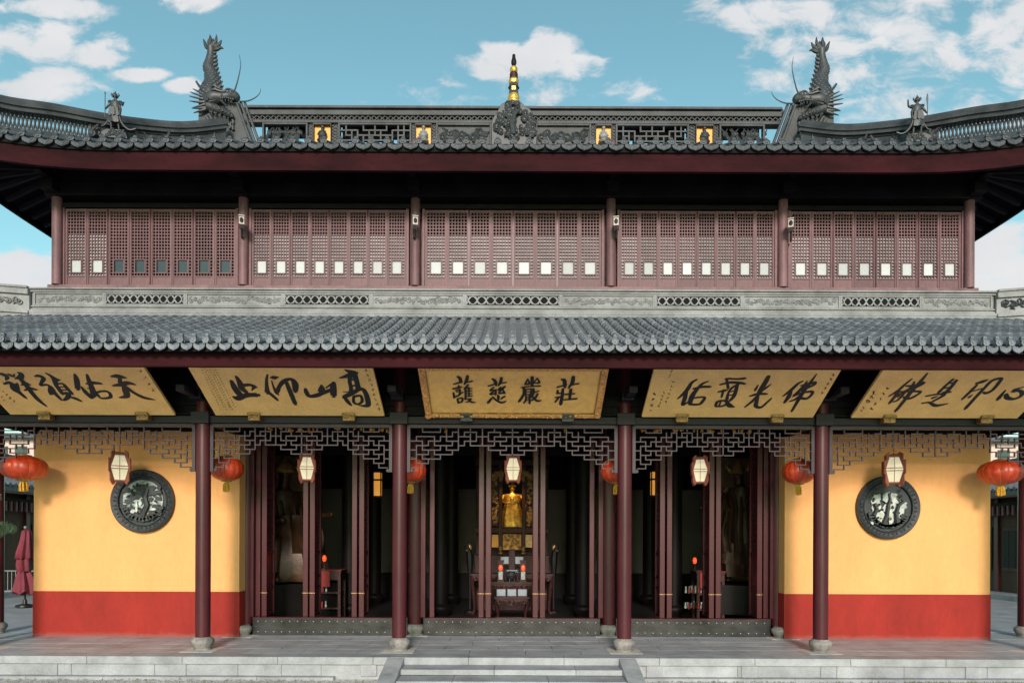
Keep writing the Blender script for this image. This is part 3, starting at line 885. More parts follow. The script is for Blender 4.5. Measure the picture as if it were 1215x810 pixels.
def window_meshes(w=.563):
    H = 1.95; fr = MB(); la = MB()
    s = .047
    fr.box(-w / 2, -w / 2 + s, -.03, .03, 0, H); fr.box(w / 2 - s, w / 2, -.03, .03, 0, H)
    fr.box(-w / 2 + s, w / 2 - s, -.025, .028, 0, .035); fr.box(-w / 2 + s, w / 2 - s, -.012, .02, .035, .235); fr.box(-w / 2 + s, w / 2 - s, -.027, .028, .235, .262); fr.box(-w / 2 + s, w / 2 - s, -.025, .028, H - .05, H)
    x0, x1, z0, z1 = -w / 2 + s, w / 2 - s, .262, H - .05
    nx, nz = 6, 20
    cw, ch = (x1 - x0) / nx, (z1 - z0) / nz
    t = .0108
    pa = (x0 + 1.35 * cw, x1 - 1.35 * cw, z0 + 1.0 * ch, z0 + 5.0 * ch)     # the clear pane
    for i in range(0, nx + 1):
        x = x0 + i * cw
        if pa[0] - .02 < x < pa[1] + .02:
            la.box(x - t, x + t, -.013, .010, z0, pa[2] - .01); la.box(x - t, x + t, -.013, .010, pa[3] + .01, z1)
        else: la.box(x - t, x + t, -.013, .010, z0, z1)
    for j in range(0, nz + 1):
        z = z0 + j * ch
        if pa[2] + .01 < z < pa[3] - .01:
            la.box(x0, pa[0], -.011, .008, z - t, z + t); la.box(pa[1], x1, -.011, .008, z - t, z + t)
        else: la.box(x0, x1, -.011, .008, z - t, z + t)
    e = .018
    la.box(pa[0] - e, pa[0], -.027, .02, pa[2] - e, pa[3] + e); la.box(pa[1], pa[1] + e, -.027, .02, pa[2] - e, pa[3] + e)
    la.box(pa[0], pa[1], -.026, .02, pa[3], pa[3] + e); la.box(pa[0], pa[1], -.026, .02, pa[2] - e, pa[2])
    sc = MB(); sc.box(x0, x1, .060, .066, z0, z1)  # black board, the shade inside the holes put into its colour
    bl = MB()                                        # added pale strips: the lit lower part of each hole as a shape
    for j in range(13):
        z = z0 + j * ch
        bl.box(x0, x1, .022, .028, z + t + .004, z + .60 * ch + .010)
    gl = MB(); gl.box(pa[0] + .001, pa[1] - .001, .012, .016, pa[2] + .001, pa[3] - .001)
    return [fr.mesh('window', M['maroon_w']), la.mesh('lattice', M['maroon_w']), sc.mesh('shade_backing', M['shadowbox']), bl.mesh('lit_strips', M['lit_strip']),
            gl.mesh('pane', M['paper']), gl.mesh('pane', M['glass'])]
wm = window_meshes()
def window_bay(u0, wpx, dark_reflection):
    pw = wpx / 8
    for k in range(8):
        uc = u0 + pw * (k + .5)
        X = uc / F * UW
        sx = pw / F * UW / .563 * .985
        w = obj('window', wm[0], UPW, (X, UW, 8.835), scale=(sx, 1, 1), rot=(0, 0, rj.uniform(-.006, .006)))
        dk = dark_reflection and k > 1  # dark panes without strips: a dark reflection put into the material
        for nm, me in (('lattice', wm[1]), ('shade_backing', wm[2]), ('pane', wm[5] if dk else wm[4])) + (() if dk else (('lit_strips', wm[3]),)):
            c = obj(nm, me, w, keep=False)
for (u0, wpx, dark_reflection) in ((-530.5, 202.0, True), (-309.5, 183.0, False), (-104.5, 209.0, False), (126.5, 183.0, False), (328.5, 202.0, False)):
    window_bay(u0, wpx, dark_reflection)
    xa, xb = u0 / F * UW, (u0 + wpx) / F * UW
    for X in (xa - .035, xb + .035):
        b = MB(); b.box(X - .033, X + .033, UW - .06, UW + .1, 8.83, 10.82); part('window_post', b, M['maroon_w'], UPW, bevel=.006)
    for k in range(1, 8):
        X = xa + (xb - xa) * k / 8
        b = MB(); q = .015 if k % 2 == 0 else .009; b.box(X - q, X + q, UW - .048, UW - .031, 8.84, 10.78); part('cover_strip', b, M['maroon'] if k % 2 == 0 else M['maroon_w'], UPW)

# ------------------------------------------------------------------ upper roof
EX, YU, YR, RXH = 13.25, 15.95, 21.5, 9.0
def up(x):
    t = max(0, (abs(x) - 8.6) / (EX - 8.6))
    return .34 * t ** 2.4
def ue_y(x):
    t = max(0, (abs(x) - 9.5) / (EX - 9.5))
    return YU - .30 * t ** 2
ZU = zat(171, YU)
def eave_pt(s):                                  # s in -1..1 along the front eave
    x = s * EX
    return Vector((x, ue_y(x), ZU + up(x)))
r_ = MB()
ns, nt = 40, 10
for side in (1, -1):
    vs = []; fs = []
    for i in range(ns + 1):
        s = -1 + 2 * i / ns
        e = eave_pt(s); top = Vector((s * RXH, YR, 14.15))
        for j in range(nt + 1):
            t = j / nt
            q = e.lerp(top, t); q.z += -.45 * math.sin(math.pi * t) * .35 - up(e.x) * (1 - t) * t * .6
            if side < 0: q.y = 2 * YR - q.y
            vs.append(q)
    for i in range(ns):
        for j in range(nt):
            a = i * (nt + 1) + j
            f = (a, a + nt + 1, a + nt + 2, a + 1)
            fs.append(f if side > 0 else f[::-1])
    r_.add(vs, fs)
for sx in (-1, 1):
    vs = []; fs = []
    for i in range(21):
        k = i / 20
        y = YU - .38 + (2 * (YR - YU) + .76) * k
        e = Vector((sx * EX, y, ZU + .34 * abs(2 * k - 1) ** 6)); top = Vector((sx * RXH, YR, 14.15))
        for j in range(6): vs.append(e.lerp(top, j / 5))
    for i in range(20):
        for j in range(5):
            a = i * 6 + j
            f = (a, a + 6, a + 7, a + 1)
            fs.append(f if sx < 0 else f[::-1])
    r_.add(vs, fs)
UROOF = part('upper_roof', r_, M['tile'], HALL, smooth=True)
# soffit under it, with rafters on the sides
sf = MB()
pl = []
K = 30
vs = []; fs = []
for i in range(K + 1):
    s = -1 + 2 * i / K
    e = eave_pt(s)
    vs += [(e.x, e.y + .12, e.z - .40), (max(-11.75, min(11.75, e.x)), 17.6, 11.95)]
for i in range(K): fs.append((2 * i, 2 * i + 1, 2 * i + 3, 2 * i + 2))
sf.add(vs, fs)
for sx in (-1, 1):
    vs = []; fs = []
    for i in range(21):
        k = i / 20
        y = YU - .38 + (2 * (YR - YU) + .76) * k
        z = ZU - .42 + .34 * abs(2 * k - 1) ** 6
        vs += [(sx * (EX - .10), y, z), (sx * 11.65, min(max(y, 17.55), 26), 11.95)]
    for i in range(20):
        f = (2 * i, 2 * i + 1, 2 * i + 3, 2 * i + 2)
        fs.append(f if sx > 0 else f[::-1])
    sf.add(vs, fs)
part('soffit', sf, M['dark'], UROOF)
ra = MB(); ra.box(-.045, .045, 0, 1.0, -.055, .055); ram = ra.mesh('rafter', M['beam'])
for sx in (-1, 1):
    for i in range(24):
        k = i / 23
        y = 15.9 + 10.9 * k
        kk = (y - (YU - .38)) / (2 * (YR - YU) + .76)
        a = Vector((sx * (EX - .14), y, ZU - .47 + .34 * abs(2 * kk - 1) ** 6)); b2 = Vector((sx * 11.66, max(y, 17.55), 11.88))
        d = b2 - a
        o = obj('rafter', ram, UROOF, a, scale=(1, d.length, 1))
        o.rotation_euler = d.to_track_quat('Y', 'Z').to_euler()
for i in range(-24, 25):
    x = i * .45
    a = Vector((x, ue_y(x) + .16, ZU + up(x) - .46)); b2 = Vector((x, 17.5, 11.86)); d = b2 - a
    o = obj('rafter', ram, UROOF, a, scale=(1, d.length, 1)); o.rotation_euler = d.to_track_quat('Y', 'Z').to_euler()
def eave_strip(name, dy0, dy1, dz0, dz1, material, sidelim=1.0):
    vs = []; fs = []; K = 48; b = MB()
    for i in range(K + 1):
        s = -1 + 2 * i / K
        e = eave_pt(s)
        for dy, dz in ((dy0, dz0), (dy1, dz0), (dy1, dz1), (dy0, dz1)): vs.append((e.x, e.y + dy, e.z + dz))
    for i in range(K):
        a = i * 4
        for j in range(4): fs.append((a + j, a + (j + 1) % 4, a + 4 + (j + 1) % 4, a + 4 + j)[::-1])
    fs += [(0, 1, 2, 3), (K * 4 + 3, K * 4 + 2, K * 4 + 1, K * 4)]
    b.add(vs, fs)
    return part(name, b, material, UROOF)
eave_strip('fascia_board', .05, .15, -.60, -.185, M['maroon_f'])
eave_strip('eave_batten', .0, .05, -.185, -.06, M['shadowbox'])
for sx in (-1, 1):
    b = MB(); vs = []; fs = []
    for i in range(21):
        k = i / 20
        y = YU - .3 + (2 * (YR - YU) + .6) * k
        z = ZU + .34 * abs(2 * k - 1) ** 6
        for dx, dz in ((0, -.60), (.08, -.60), (.08, -.05), (0, -.05)): vs.append((sx * (EX - dx), y, z + dz))
    for i in range(20):
        a = i * 4
        for j in range(4): fs.append((a + j, a + (j + 1) % 4, a + 4 + (j + 1) % 4, a + 4 + j) if sx < 0 else (a + j, a + (j + 1) % 4, a + 4 + (j + 1) % 4, a + 4 + j)[::-1])
    b.add(vs, fs); part('fascia_board', b, M['dark'], UROOF)
cap_u, drip_u = cap_mesh(M['tile']), drip_mesh(M['tile'])
PU = .3655; nU = 36
us = MB()
for i in range(-nU, nU + 1):
    for h in (0, 1):
        x = i * PU + h * PU / 2
        if abs(x) > EX: continue
        e = eave_pt(x / EX); e2 = eave_pt((x + .05) / EX)
        sl = math.atan2(e2.z - e.z, .05)
        if h == 0:
            obj('eave_cap', cap_u, UROOF, (x, e.y - .05, e.z + .020), rot=(R(-6), -sl + rj.uniform(-.05, .05), rj.uniform(-.06, .06)), scale=(1.4, 1.3, 1.02))
            top = Vector((x / EX * RXH, YR, 14.2))
            us.tube([(x, e.y - .02, e.z + .01), tuple(e.lerp(top, .25) + Vector((0, 0, -.10))), tuple(e.lerp(top, .5) + Vector((0, 0, -.16)))], .075, 6)
        else:
            obj('drip_tile', drip_u, UROOF, (x, e.y - .06, e.z - .005 + rj.uniform(-.008, .008)), rot=(R(-8), -sl + rj.uniform(-.05, .05), rj.uniform(-.04, .04)), scale=(1.6, 1.3, 1.14))
part('cover_tile_rows', us, M['tile'], UROOF, smooth=True, stuff=True)
# ------------------------------------------------------------------ main ridge
RY = 21.3
def rz(v): return zat(v, RY)
def rx(o): return o / F * RY
rr = random.Random(77)
b = MB()
X3 = rx(318)
b.box(-X3, X3, RY - .02, RY + .42, rz(137.5), rz(131.5)); b.box(-X3, X3, RY + .30, RY + .36, rz(170), rz(178)) 
b.tube([(-X3 - .1, RY + .2, rz(129)), (X3 + .1, RY + .2, rz(129))], .12, 10)
b.box(-X3, X3, RY - .08, RY + .48, rz(130.5), rz(127.5))
b.box(-X3, X3, RY - .03, RY + .25, rz(147), rz(143.5)); b.box(-X3, X3, RY, RY + .22, 14.05, rz(172))
RIDGE = part('main_ridge', b, M['ridge'], UROOF, bevel=.015)
l = MB()                                          # the narrow X lattice under the cap
n = 96
for i in range(n):
    x0, x1 = -X3 + 2 * X3 * i / n, -X3 + 2 * X3 * (i + 1) / n
    l.tube([(x0, RY + .03, rz(143.5)), (x1, RY + .03, rz(137.5))], .020, 4); l.tube([(x1, RY + .05, rz(143.5)), (x0, RY + .05, rz(137.5))], .020, 4)
part('ridge_lattice', l, M['ridge'], RIDGE)
b = MB(); b.box(-X3, X3, RY + .10, RY + .2, rz(143.5), rz(137.5)); part('lattice_backing', b, M['lacq'], RIDGE)
for sx in (-1, 1):
    def seg(o0, o1): return sorted((sx * rx(o0), sx * rx(o1)))
    # framed panels
    for (o0, o1, kind) in ((26, 92, 'carved'), (97, 117, 'gold'), (121, 208, 'fret'), (216, 238, 'gold'), (244, 298, 'open')):
        x0, x1 = seg(o0, o1); zt, zb = rz(147), rz(176)
        f = MB(); fw = .06 if kind != 'gold' else .03
        f.box(x0, x0 + fw, RY - .035, RY + .15, zb, zt); f.box(x1 - fw, x1, RY - .035, RY + .15, zb, zt); f.box(x0 + fw, x1 - fw, RY - .03, RY + .15, zt - .06, zt)
        part('panel_frame', f, M['ridge'], RIDGE, bevel=.012)
        a, c = x0 + fw, x1 - fw
        if kind == 'carved':
            p_ = MB(); p_.box(a, c, RY + .05, RY + .15, zb, zt - .06); pp = part('ridge_panel', p_, M['ridge'], RIDGE)
            q = MB(); clouds_relief(q, a + .05, c - .05, RY + .035, zb + .15, zt - .10, rr, 1.3, .035)
            for k in range(5): q.tube([(a + .2 + .3 * k, RY + .03, zb + .2), (a + .25 + .3 * k + rr.uniform(-.1, .1), RY + .02, zb + .5)], [.05, .03], 5)
            part('carved_panel', q, M['relief'], RIDGE, smooth=True, stuff=True)
        elif kind == 'gold':
            p_ = MB(); p_.box(a, c, RY + .09, RY + .15, zb, zt - .06); nn = part('gold_niche', p_, M['niche'], RIDGE)
            cx = (a + c) / 2; q = MB(); z0 = rz(169)
            q.lathe([(.14, 0), (.17, .05), (.10, .12), (.13, .16), (.12, .22), (.07, .34), (.035, .42)], 12, (cx, RY + .03, z0))
            q.ball((cx, RY + .03, z0 + .47), .06, 10); q.ball((cx, RY + .03, z0 + .54), .03, 8)
            for s in (-1, 1): q.tube([(cx + s * .08, RY + .02, z0 + .34), (cx + s * .13, RY - .01, z0 + .22), (cx + s * .02, RY - .05, z0 + .2)], [.03, .03, .02], 6)
            part('niche_figure', q, M['relief_l'] if o0 < 200 else M['relief'], nn, smooth=True)
        elif kind == 'fret':
            q = MB(); t = .022; W_ = c - a; H_ = zt - .06 - zb
            u = W_ / 12; w = .155; z0 = zt - .06
            for (i0, i1, j) in ((0, 3, 1), (1, 2, 2), (4, 8, 1), (3, 5, 2), (7, 9, 2), (9, 12, 1), (10, 11, 2), (0, 2, 3), (4, 8, 3), (10, 12, 3), (2, 4, 4), (8, 10, 4), (5, 7, 2)):
                q.box(a + i0 * u, a + i1 * u, RY + .0, RY + .09, z0 - j * w - t, z0 - j * w + t)
            for (i, j0, j1) in ((1, 0, 2), (2, 1, 3), (3, 1, 3), (4, 0, 1), (4, 2, 4), (5, 1, 3), (6, 0, 2), (7, 1, 3), (8, 0, 1), (8, 2, 4), (9, 1, 3), (10, 0, 4), (11, 0, 2), (6, 3, 4)):
                q.box(a + i * u - t, a + i * u + t, RY + .005, RY + .085, z0 - j1 * w - t, z0 - j0 * w + (t if j0 else 0))
            fl = part('fret_lattice', q, M['ridge'], RIDGE)
            q = MB()
            for k in range(9): q.box(a + (k + .18) * W_ / 9, a + (k + .72) * W_ / 9, RY + .3, RY + .34, zb, z0 - .27)
            q.box(a, c, RY + .29, RY + .33, z0 - .27, z0 + .3)
            part('rear_lattice', q, M['shadowbox'], fl)
        else:
            q = MB()
            for k in range(16):
                x = a + (c - a) * rr.uniform(.05, .95)
                pts = [(x, RY + .04, zb)]
                for m_ in range(4): pts.append((pts[-1][0] + rr.uniform(-.16, .16), RY + .04 + rr.uniform(-.03, .03), zb + .16 * (m_ + 1)))
                q.tube(pts, [.05, .045, .04, .03, .015], 5)
                scroll(q, pts[-2][0], RY + .02, pts[-2][2], .07, 1.0, rr.uniform(0, 6), 1, .03, 8)
            oc = part('openwork_carving', q, M['relief'], RIDGE, smooth=True, stuff=True)
            q = MB(); q.box(a, c, RY + .3, RY + .34, zt - .30, zt + .3); part('rear_board', q, M['shadowbox'], oc)
    for o in (94.5, 119, 212, 241):
        x0, x1 = seg(o - 2.5 if o != 212 else 208.2, o + 2.5 if o != 212 else 215.8)
        q = MB(); q.box(x0, x1, RY + .06, RY + .15, rz(178), rz(147))
        for k in range(8):
            z = rz(176) + k * .1; cx = (x0 + x1) / 2
            q.tube([(x0, RY + .05, z), (x1, RY + .05, z + .1)], .016, 4); q.tube([(x1, RY + .04, z), (x0, RY + .04, z + .1)], .016, 4)
        part('lattice_post', q, M['ridge'], RIDGE)
# the carved cloud mount in the middle
b = MB(); pts = []
for k in range(25):
    a = math.pi * k / 24; pts.append((.70 * math.cos(a) * (1 + .03 * math.cos(9 * a)), rz(166) + 1.13 * math.sin(a) ** .8 * (1 + .03 * math.cos(9 * a))))
pts = [(.70, 14.2)] + pts + [(-.70, 14.2)]
b.prism(pts, RY - .14, RY + .3)
mount = part('cloud_mount', b, M['relief'], RIDGE, bevel=.02)
b = MB()
for k in range(70):
    x, z = rr.uniform(-.62, .62), rr.uniform(0, 1.05)
    if (x / .66) ** 2 + (z / 1.08) ** 2 > .95: continue
    scroll(b, x, RY - .17 - .05 * (1 - abs(x)), rz(166) + z, rr.uniform(.07, .13), rr.uniform(.9, 1.5), rr.uniform(0, 6), rr.choice((-1, 1)), .034, 9)
b.tube([(0, RY - .24, rz(165)), (-.05, RY - .26, rz(152)), (.02, RY - .26, rz(142)), (.12, RY - .25, rz(138)), (.02, RY - .25, rz(133))], [.06, .09, .07, .08, .02], 7)
part('cloud_carving', b, M['relief'], mount, smooth=True, stuff=True)

# spire on the ridge
SP = thing('spire', (.0, RY + .1, rz(124.5)), 'gilded and black tiered spire standing at the middle of the upper ridge', 'spire')
px = RY / F
def spart(name, prof, m, n=18, lobes=0, cut=0.0):
    b = MB(); b.lathe([(r * px / 2, (124.5 - v) * px) for r, v in prof], n)
    if lobes:
        for i, p_ in enumerate(b.v):
            a = math.atan2(p_[1], p_[0]); k = 1 + .10 * abs(math.cos(lobes * a / 2)) - .06
            b.v[i] = (p_[0] * k, p_[1] * k, p_[2])
    o = obj(name, b.mesh(name, m, True), SP, keep=False); return o
spart('spire_base', [(20, 126), (18, 124), (15, 123), (13.5, 121.5)], M['relief'])
spart('lotus_base', [(11.5, 122), (13.8, 120), (14.2, 118), (12.6, 116.6), (13.4, 115.4), (13.2, 113), (12, 110.8), (9, 110)], M['gold'], 24, 8)
spart('pavilion', [(9, 110.4), (11.5, 110), (11.5, 108), (10.5, 107.8), (10.5, 103), (13.2, 102.6), (13.8, 101.8), (11, 100.6), (11, 98.5), (9, 98)], M['ridge'], 8)
b = MB(); b.box(-.06, .06, -.148, -.13, (124.5 - 107.5) * px, (124.5 - 103.2) * px); obj('gilt_window', b.mesh('gilt_window', M['gold']), SP, keep=False)
spart('lotus_tier', [(8, 98.4), (10.6, 97.6), (11.8, 95.4), (11.4, 93.2), (9, 91.6), (8, 91)], M['gold'], 20, 6)
spart('dark_tier', [(8, 91.4), (9.6, 91), (10.2, 89.2), (9.4, 88), (10, 86.4), (9.2, 84.8), (7.5, 84)], M['altar'])
spart('gilt_bulb', [(6.5, 84.4), (8.6, 83), (9.4, 81), (8.6, 78.8), (6, 77.2), (3.6, 76.4)], M['gold'], 18)
spart('finial_vase', [(3, 76.6), (4.2, 75.6), (6.2, 73.2), (6.4, 70.6), (5.0, 67.8), (3.8, 65.4), (4.0, 64), (3.4, 62.6), (1.0, 61.8)], M['lacq'])

# dragons biting the ridge ends
def make_dragon(label):
    u = RY / F / 5.4
    D = thing('ridge_dragon', (0, 0, 0), label, 'dragon ornament', 'dragons at the two ends of the main ridge')
    T = lambda x, y, d=0.0: ((x - 248) * u, d, (756 - y) * u)          # zoomed photo coordinates -> local metres
    def dp(name, mb, m=M['relief'], smooth=True): return obj(name, mb.mesh(name, m, smooth), D, keep=False)
    b = MB()
    b.prism([(T(125, 0)[0], T(0, 800)[2]), (T(480, 0)[0], T(0, 800)[2]), (T(372, 0)[0], T(0, 512)[2]), (T(130, 0)[0], T(0, 470)[2])], -.02, .42)
    o = dp('end_block', b, M['ridge'], False)
    b = MB()
    for k, (xa, xb) in enumerate(((375, 480), (400, 505), (425, 530))):
        p0, p1 = T(xa, 512), T(xb, 800)
        b.tube([(p0[0], -.03 - .0 * k, p0[2]), (p1[0], -.03, p1[2])], .045, 6)
    b.box(T(130, 0)[0], T(385, 0)[0], -.06, .46, T(0, 520)[2], T(0, 505)[2])
    dp('end_moulding', b, M['ridge'], False)
    # body: neck to tail
    path = catmull([(*T(235, 520, .12), .33), (*T(215, 470, .10), .33), (*T(200, 420, .12), .29), (*T(206, 365, .15), .225), (*T(196, 310, .17), .185), (*T(178, 260, .17), .155), (*T(182, 215, .17), .115), (*T(190, 170, .17), .10), (*T(191, 130, .17), .115)], 6)
    path = [(*p_[:3], p_[3] * 1.14) for p_ in path]
    b = MB(); b.tube([p_[:3] for p_ in path], [p_[3] for p_ in path], 14)
    body = dp('body', b)
    b = MB()                                       # scales in rows on the front of the body
    for i in range(4, len(path) - 5, 2):
        x, y, z, r = path[i]
        for k in range(7):
            a = math.pi * (-.42 + .84 * k / 6 + (.07 if (i // 2) % 2 else 0))
            b.ball((x + r * .97 * math.sin(a), y - r * .97 * math.cos(a), z), r * .17, 6, (1, .35, .9))
    dp('scales', b)['kind'] = 'stuff'
    b = MB()
    for (x, y, s) in ((217, 165, 8), (222, 190, 10), (224, 215, 11), (226, 240, 11), (230, 268, 12), (236, 296, 13), (244, 325, 14), (252, 355, 15), (258, 385, 15), (260, 415, 15), (262, 445, 14)):
        c = T(x, y, .17)
        b = MB(); b.tube([(c[0] - .07, c[1], c[2] - .03), (c[0], c[1], c[2]), (c[0] + s * u * .9, c[1], c[2] + .05)], [.06, .055, .012], 6)
        dp('back_spine', b)
    b = MB()
    for pts in (((185, 135), (160, 125), (150, 100), (138, 74)), ((188, 130), (178, 100), (185, 75), (183, 46)), ((195, 130), (205, 105), (222, 85), (224, 46)), ((200, 132), (222, 118), (245, 105), (257, 80)),
                ((200, 140), (225, 140), (250, 130), (271, 137)), ((190, 150), (195, 110), (200, 95), (203, 70))):
        q = catmull([T(x, y, .17) for x, y in pts], 4); n = len(q)
        b = MB(); b.tube(q, [.060 * (1 - .86 * i / (n - 1)) + .026 * math.sin(math.pi * i / (n - 1)) for i in range(n)], 7)
        dp('tail_flame', b)
    # head: skull, snout, jaws, brow, eye, horn, teeth
    b = MB()
    q = catmull([(*T(190, 505, -.02), .22), (*T(235, 490, -.08), .24), (*T(285, 487, -.10), .17), (*T(330, 478, -.10), .13), (*T(368, 482, -.10), .155), (*T(388, 496, -.10), .09)], 5)
    b.tube([p_[:3] for p_ in q], [p_[3] for p_ in q], 12)
    b.ball(T(345, 462, -.14), .10, 10); b.ball(T(375, 470, -.16), .07, 8)
    for k in range(9): b.ball(T(262 + 13 * k, 500 + 1.2 * k + 3 * math.sin(k), -.22), .036, 6)
    for k in range(5): scroll(b, *T(205 + 22 * k, 520 - 8 * k, -.27 if k < 3 else -.24), .06 - .004 * k, 1.2, k, 1, .024, 9)
    b.tube(catmull([T(225, 470, -.26), T(255, 462, -.30), T(290, 468, -.26), T(318, 462, -.22)], 4), .034, 6)
    b.tube(catmull([T(300, 455, -.15), T(325, 440, -.16), T(350, 448, -.18), T(372, 455, -.18)], 4), .034, 6)
    scroll(b, *T(366, 478, -.24), .055, 1.3, 1, 1, .024, 9)
    dp('head', b)
    b = MB()
    q = catmull([(*T(200, 540, -.06), .17), (*T(250, 560, -.10), .13), (*T(300, 580, -.12), .095), (*T(345, 605, -.12), .09), (*T(362, 612, -.12), .04)], 5)
    b.tube([p_[:3] for p_ in q], [p_[3] for p_ in q], 10)
    for k in range(6): b.ball(T(240 + 20 * k, 552 + 10 * k, -.20), .055, 7)
    for k in range(4): scroll(b, *T(215 + 30 * k, 580 + 12 * k, -.14), .05, 1.2, 2 + k, -1, .022, 9)
    for k in range(5): b.tube(catmull([T(230 + 26 * k, 570 + 9 * k, -.12), T(222 + 26 * k, 592 + 9 * k, -.14), T(230 + 26 * k, 610 + 9 * k, -.10)], 3), [.03, .028, .025, .02, .016, .012, .006], 5)
    dp('lower_jaw', b)
    b = MB()
    for k in range(5): 
        c = T(275 + 20 * k, 505 + 2 * k, -.2); b.tube([c, (c[0], c[1], c[2] - .09)], [.025, .005], 5)
    c = T(338, 545, -.2); b.tube([T(285, 515, -.2), T(320, 550, -.2), T(340, 545, -.2)], [.03, .03, .01], 5)
    dp('teeth', b)
    b = MB(); b.ball(T(255, 452, -.22), .075, 10); b.tube([T(215, 440, -.2), T(250, 432, -.26), T(285, 448, -.22)], [.03, .05, .02], 6); dp('eye', b)
    b = MB(); q = catmull([T(245, 462, -.2), T(195, 447, -.2), T(150, 425, -.14), T(120, 385, -.1)], 4); b.tube(q, [.075 - .045 * i / (len(q) - 1) for i in range(len(q))], 7); dp('horn', b)
    b = MB()
    for (x0, y0, x1, y1) in ((190, 470, 100, 432), (185, 485, 82, 452), (180, 500, 76, 478), (180, 520, 78, 510), (180, 535, 100, 552), (190, 555, 92, 556), (185, 565, 105, 585)):
        q = catmull([T(x0, y0, -.12), T((x0 + x1) / 2, (y0 + y1) / 2 + 8, -.16), T(x1, y1, -.1)], 4)
        b = MB(); b.tube(q, [.05 - .038 * i / (len(q) - 1) for i in range(len(q))], 6)
        dp('mane_spike', b)
    b = MB()
    for pts in (((180, 600), (210, 640), (245, 655), (285, 650)), ((200, 590), (235, 650), (250, 690)), ((320, 630), (330, 660), (345, 645), (355, 690)), ((340, 610), (355, 640), (330, 680))):
        q = catmull([T(x, y, -.06) for x, y in pts], 4); b.tube(q, [.045] * len(q), 6)
    rd = random.Random(4)
    for k in range(12):
        c = T(rd.uniform(200, 270), rd.uniform(625, 690), -.05); scroll(b, c[0], c[1], c[2], .07, 1.1, rd.uniform(0, 6), 1, .028, 8)
    dp('claw', b)
    b = MB(); q = catmull([T(352, 470, -.1), T(372, 425, -.1), T(392, 350, -.1), T(403, 280, -.1), T(395, 215, -.1)], 5)
    b.tube(q, [.028 - .022 * i / (len(q) - 1) for i in range(len(q))], 5); dp('whisker', b); b = MB()
    q = catmull([T(395, 512, -.1), T(450, 508, -.1), T(500, 485, -.1), T(527, 455, -.1), T(531, 430, -.1)], 5)
    b.tube(q, [.024 - .018 * i / (len(q) - 1) for i in range(len(q))], 5)
    dp('whisker', b)
    return D
zb = rz(170)
d1 = make_dragon('grey dragon with raised fan tail biting the left end of the main ridge, facing right')
d1.location = (rx(-351), RY - .02, zb)
d2 = copy_tree(d1)
for ch in d2.children:                             # the right hand dragon faces the other way: mirrored meshes
    me = ch.data.copy()
    me.transform(Matrix.Scale(-1, 4, (1, 0, 0))); me.flip_normals(); ch.data = me
d2.location = (rx(357), RY - .02, zb)
d2['label'] = 'grey dragon with raised fan tail biting the right end of the main ridge, facing left'

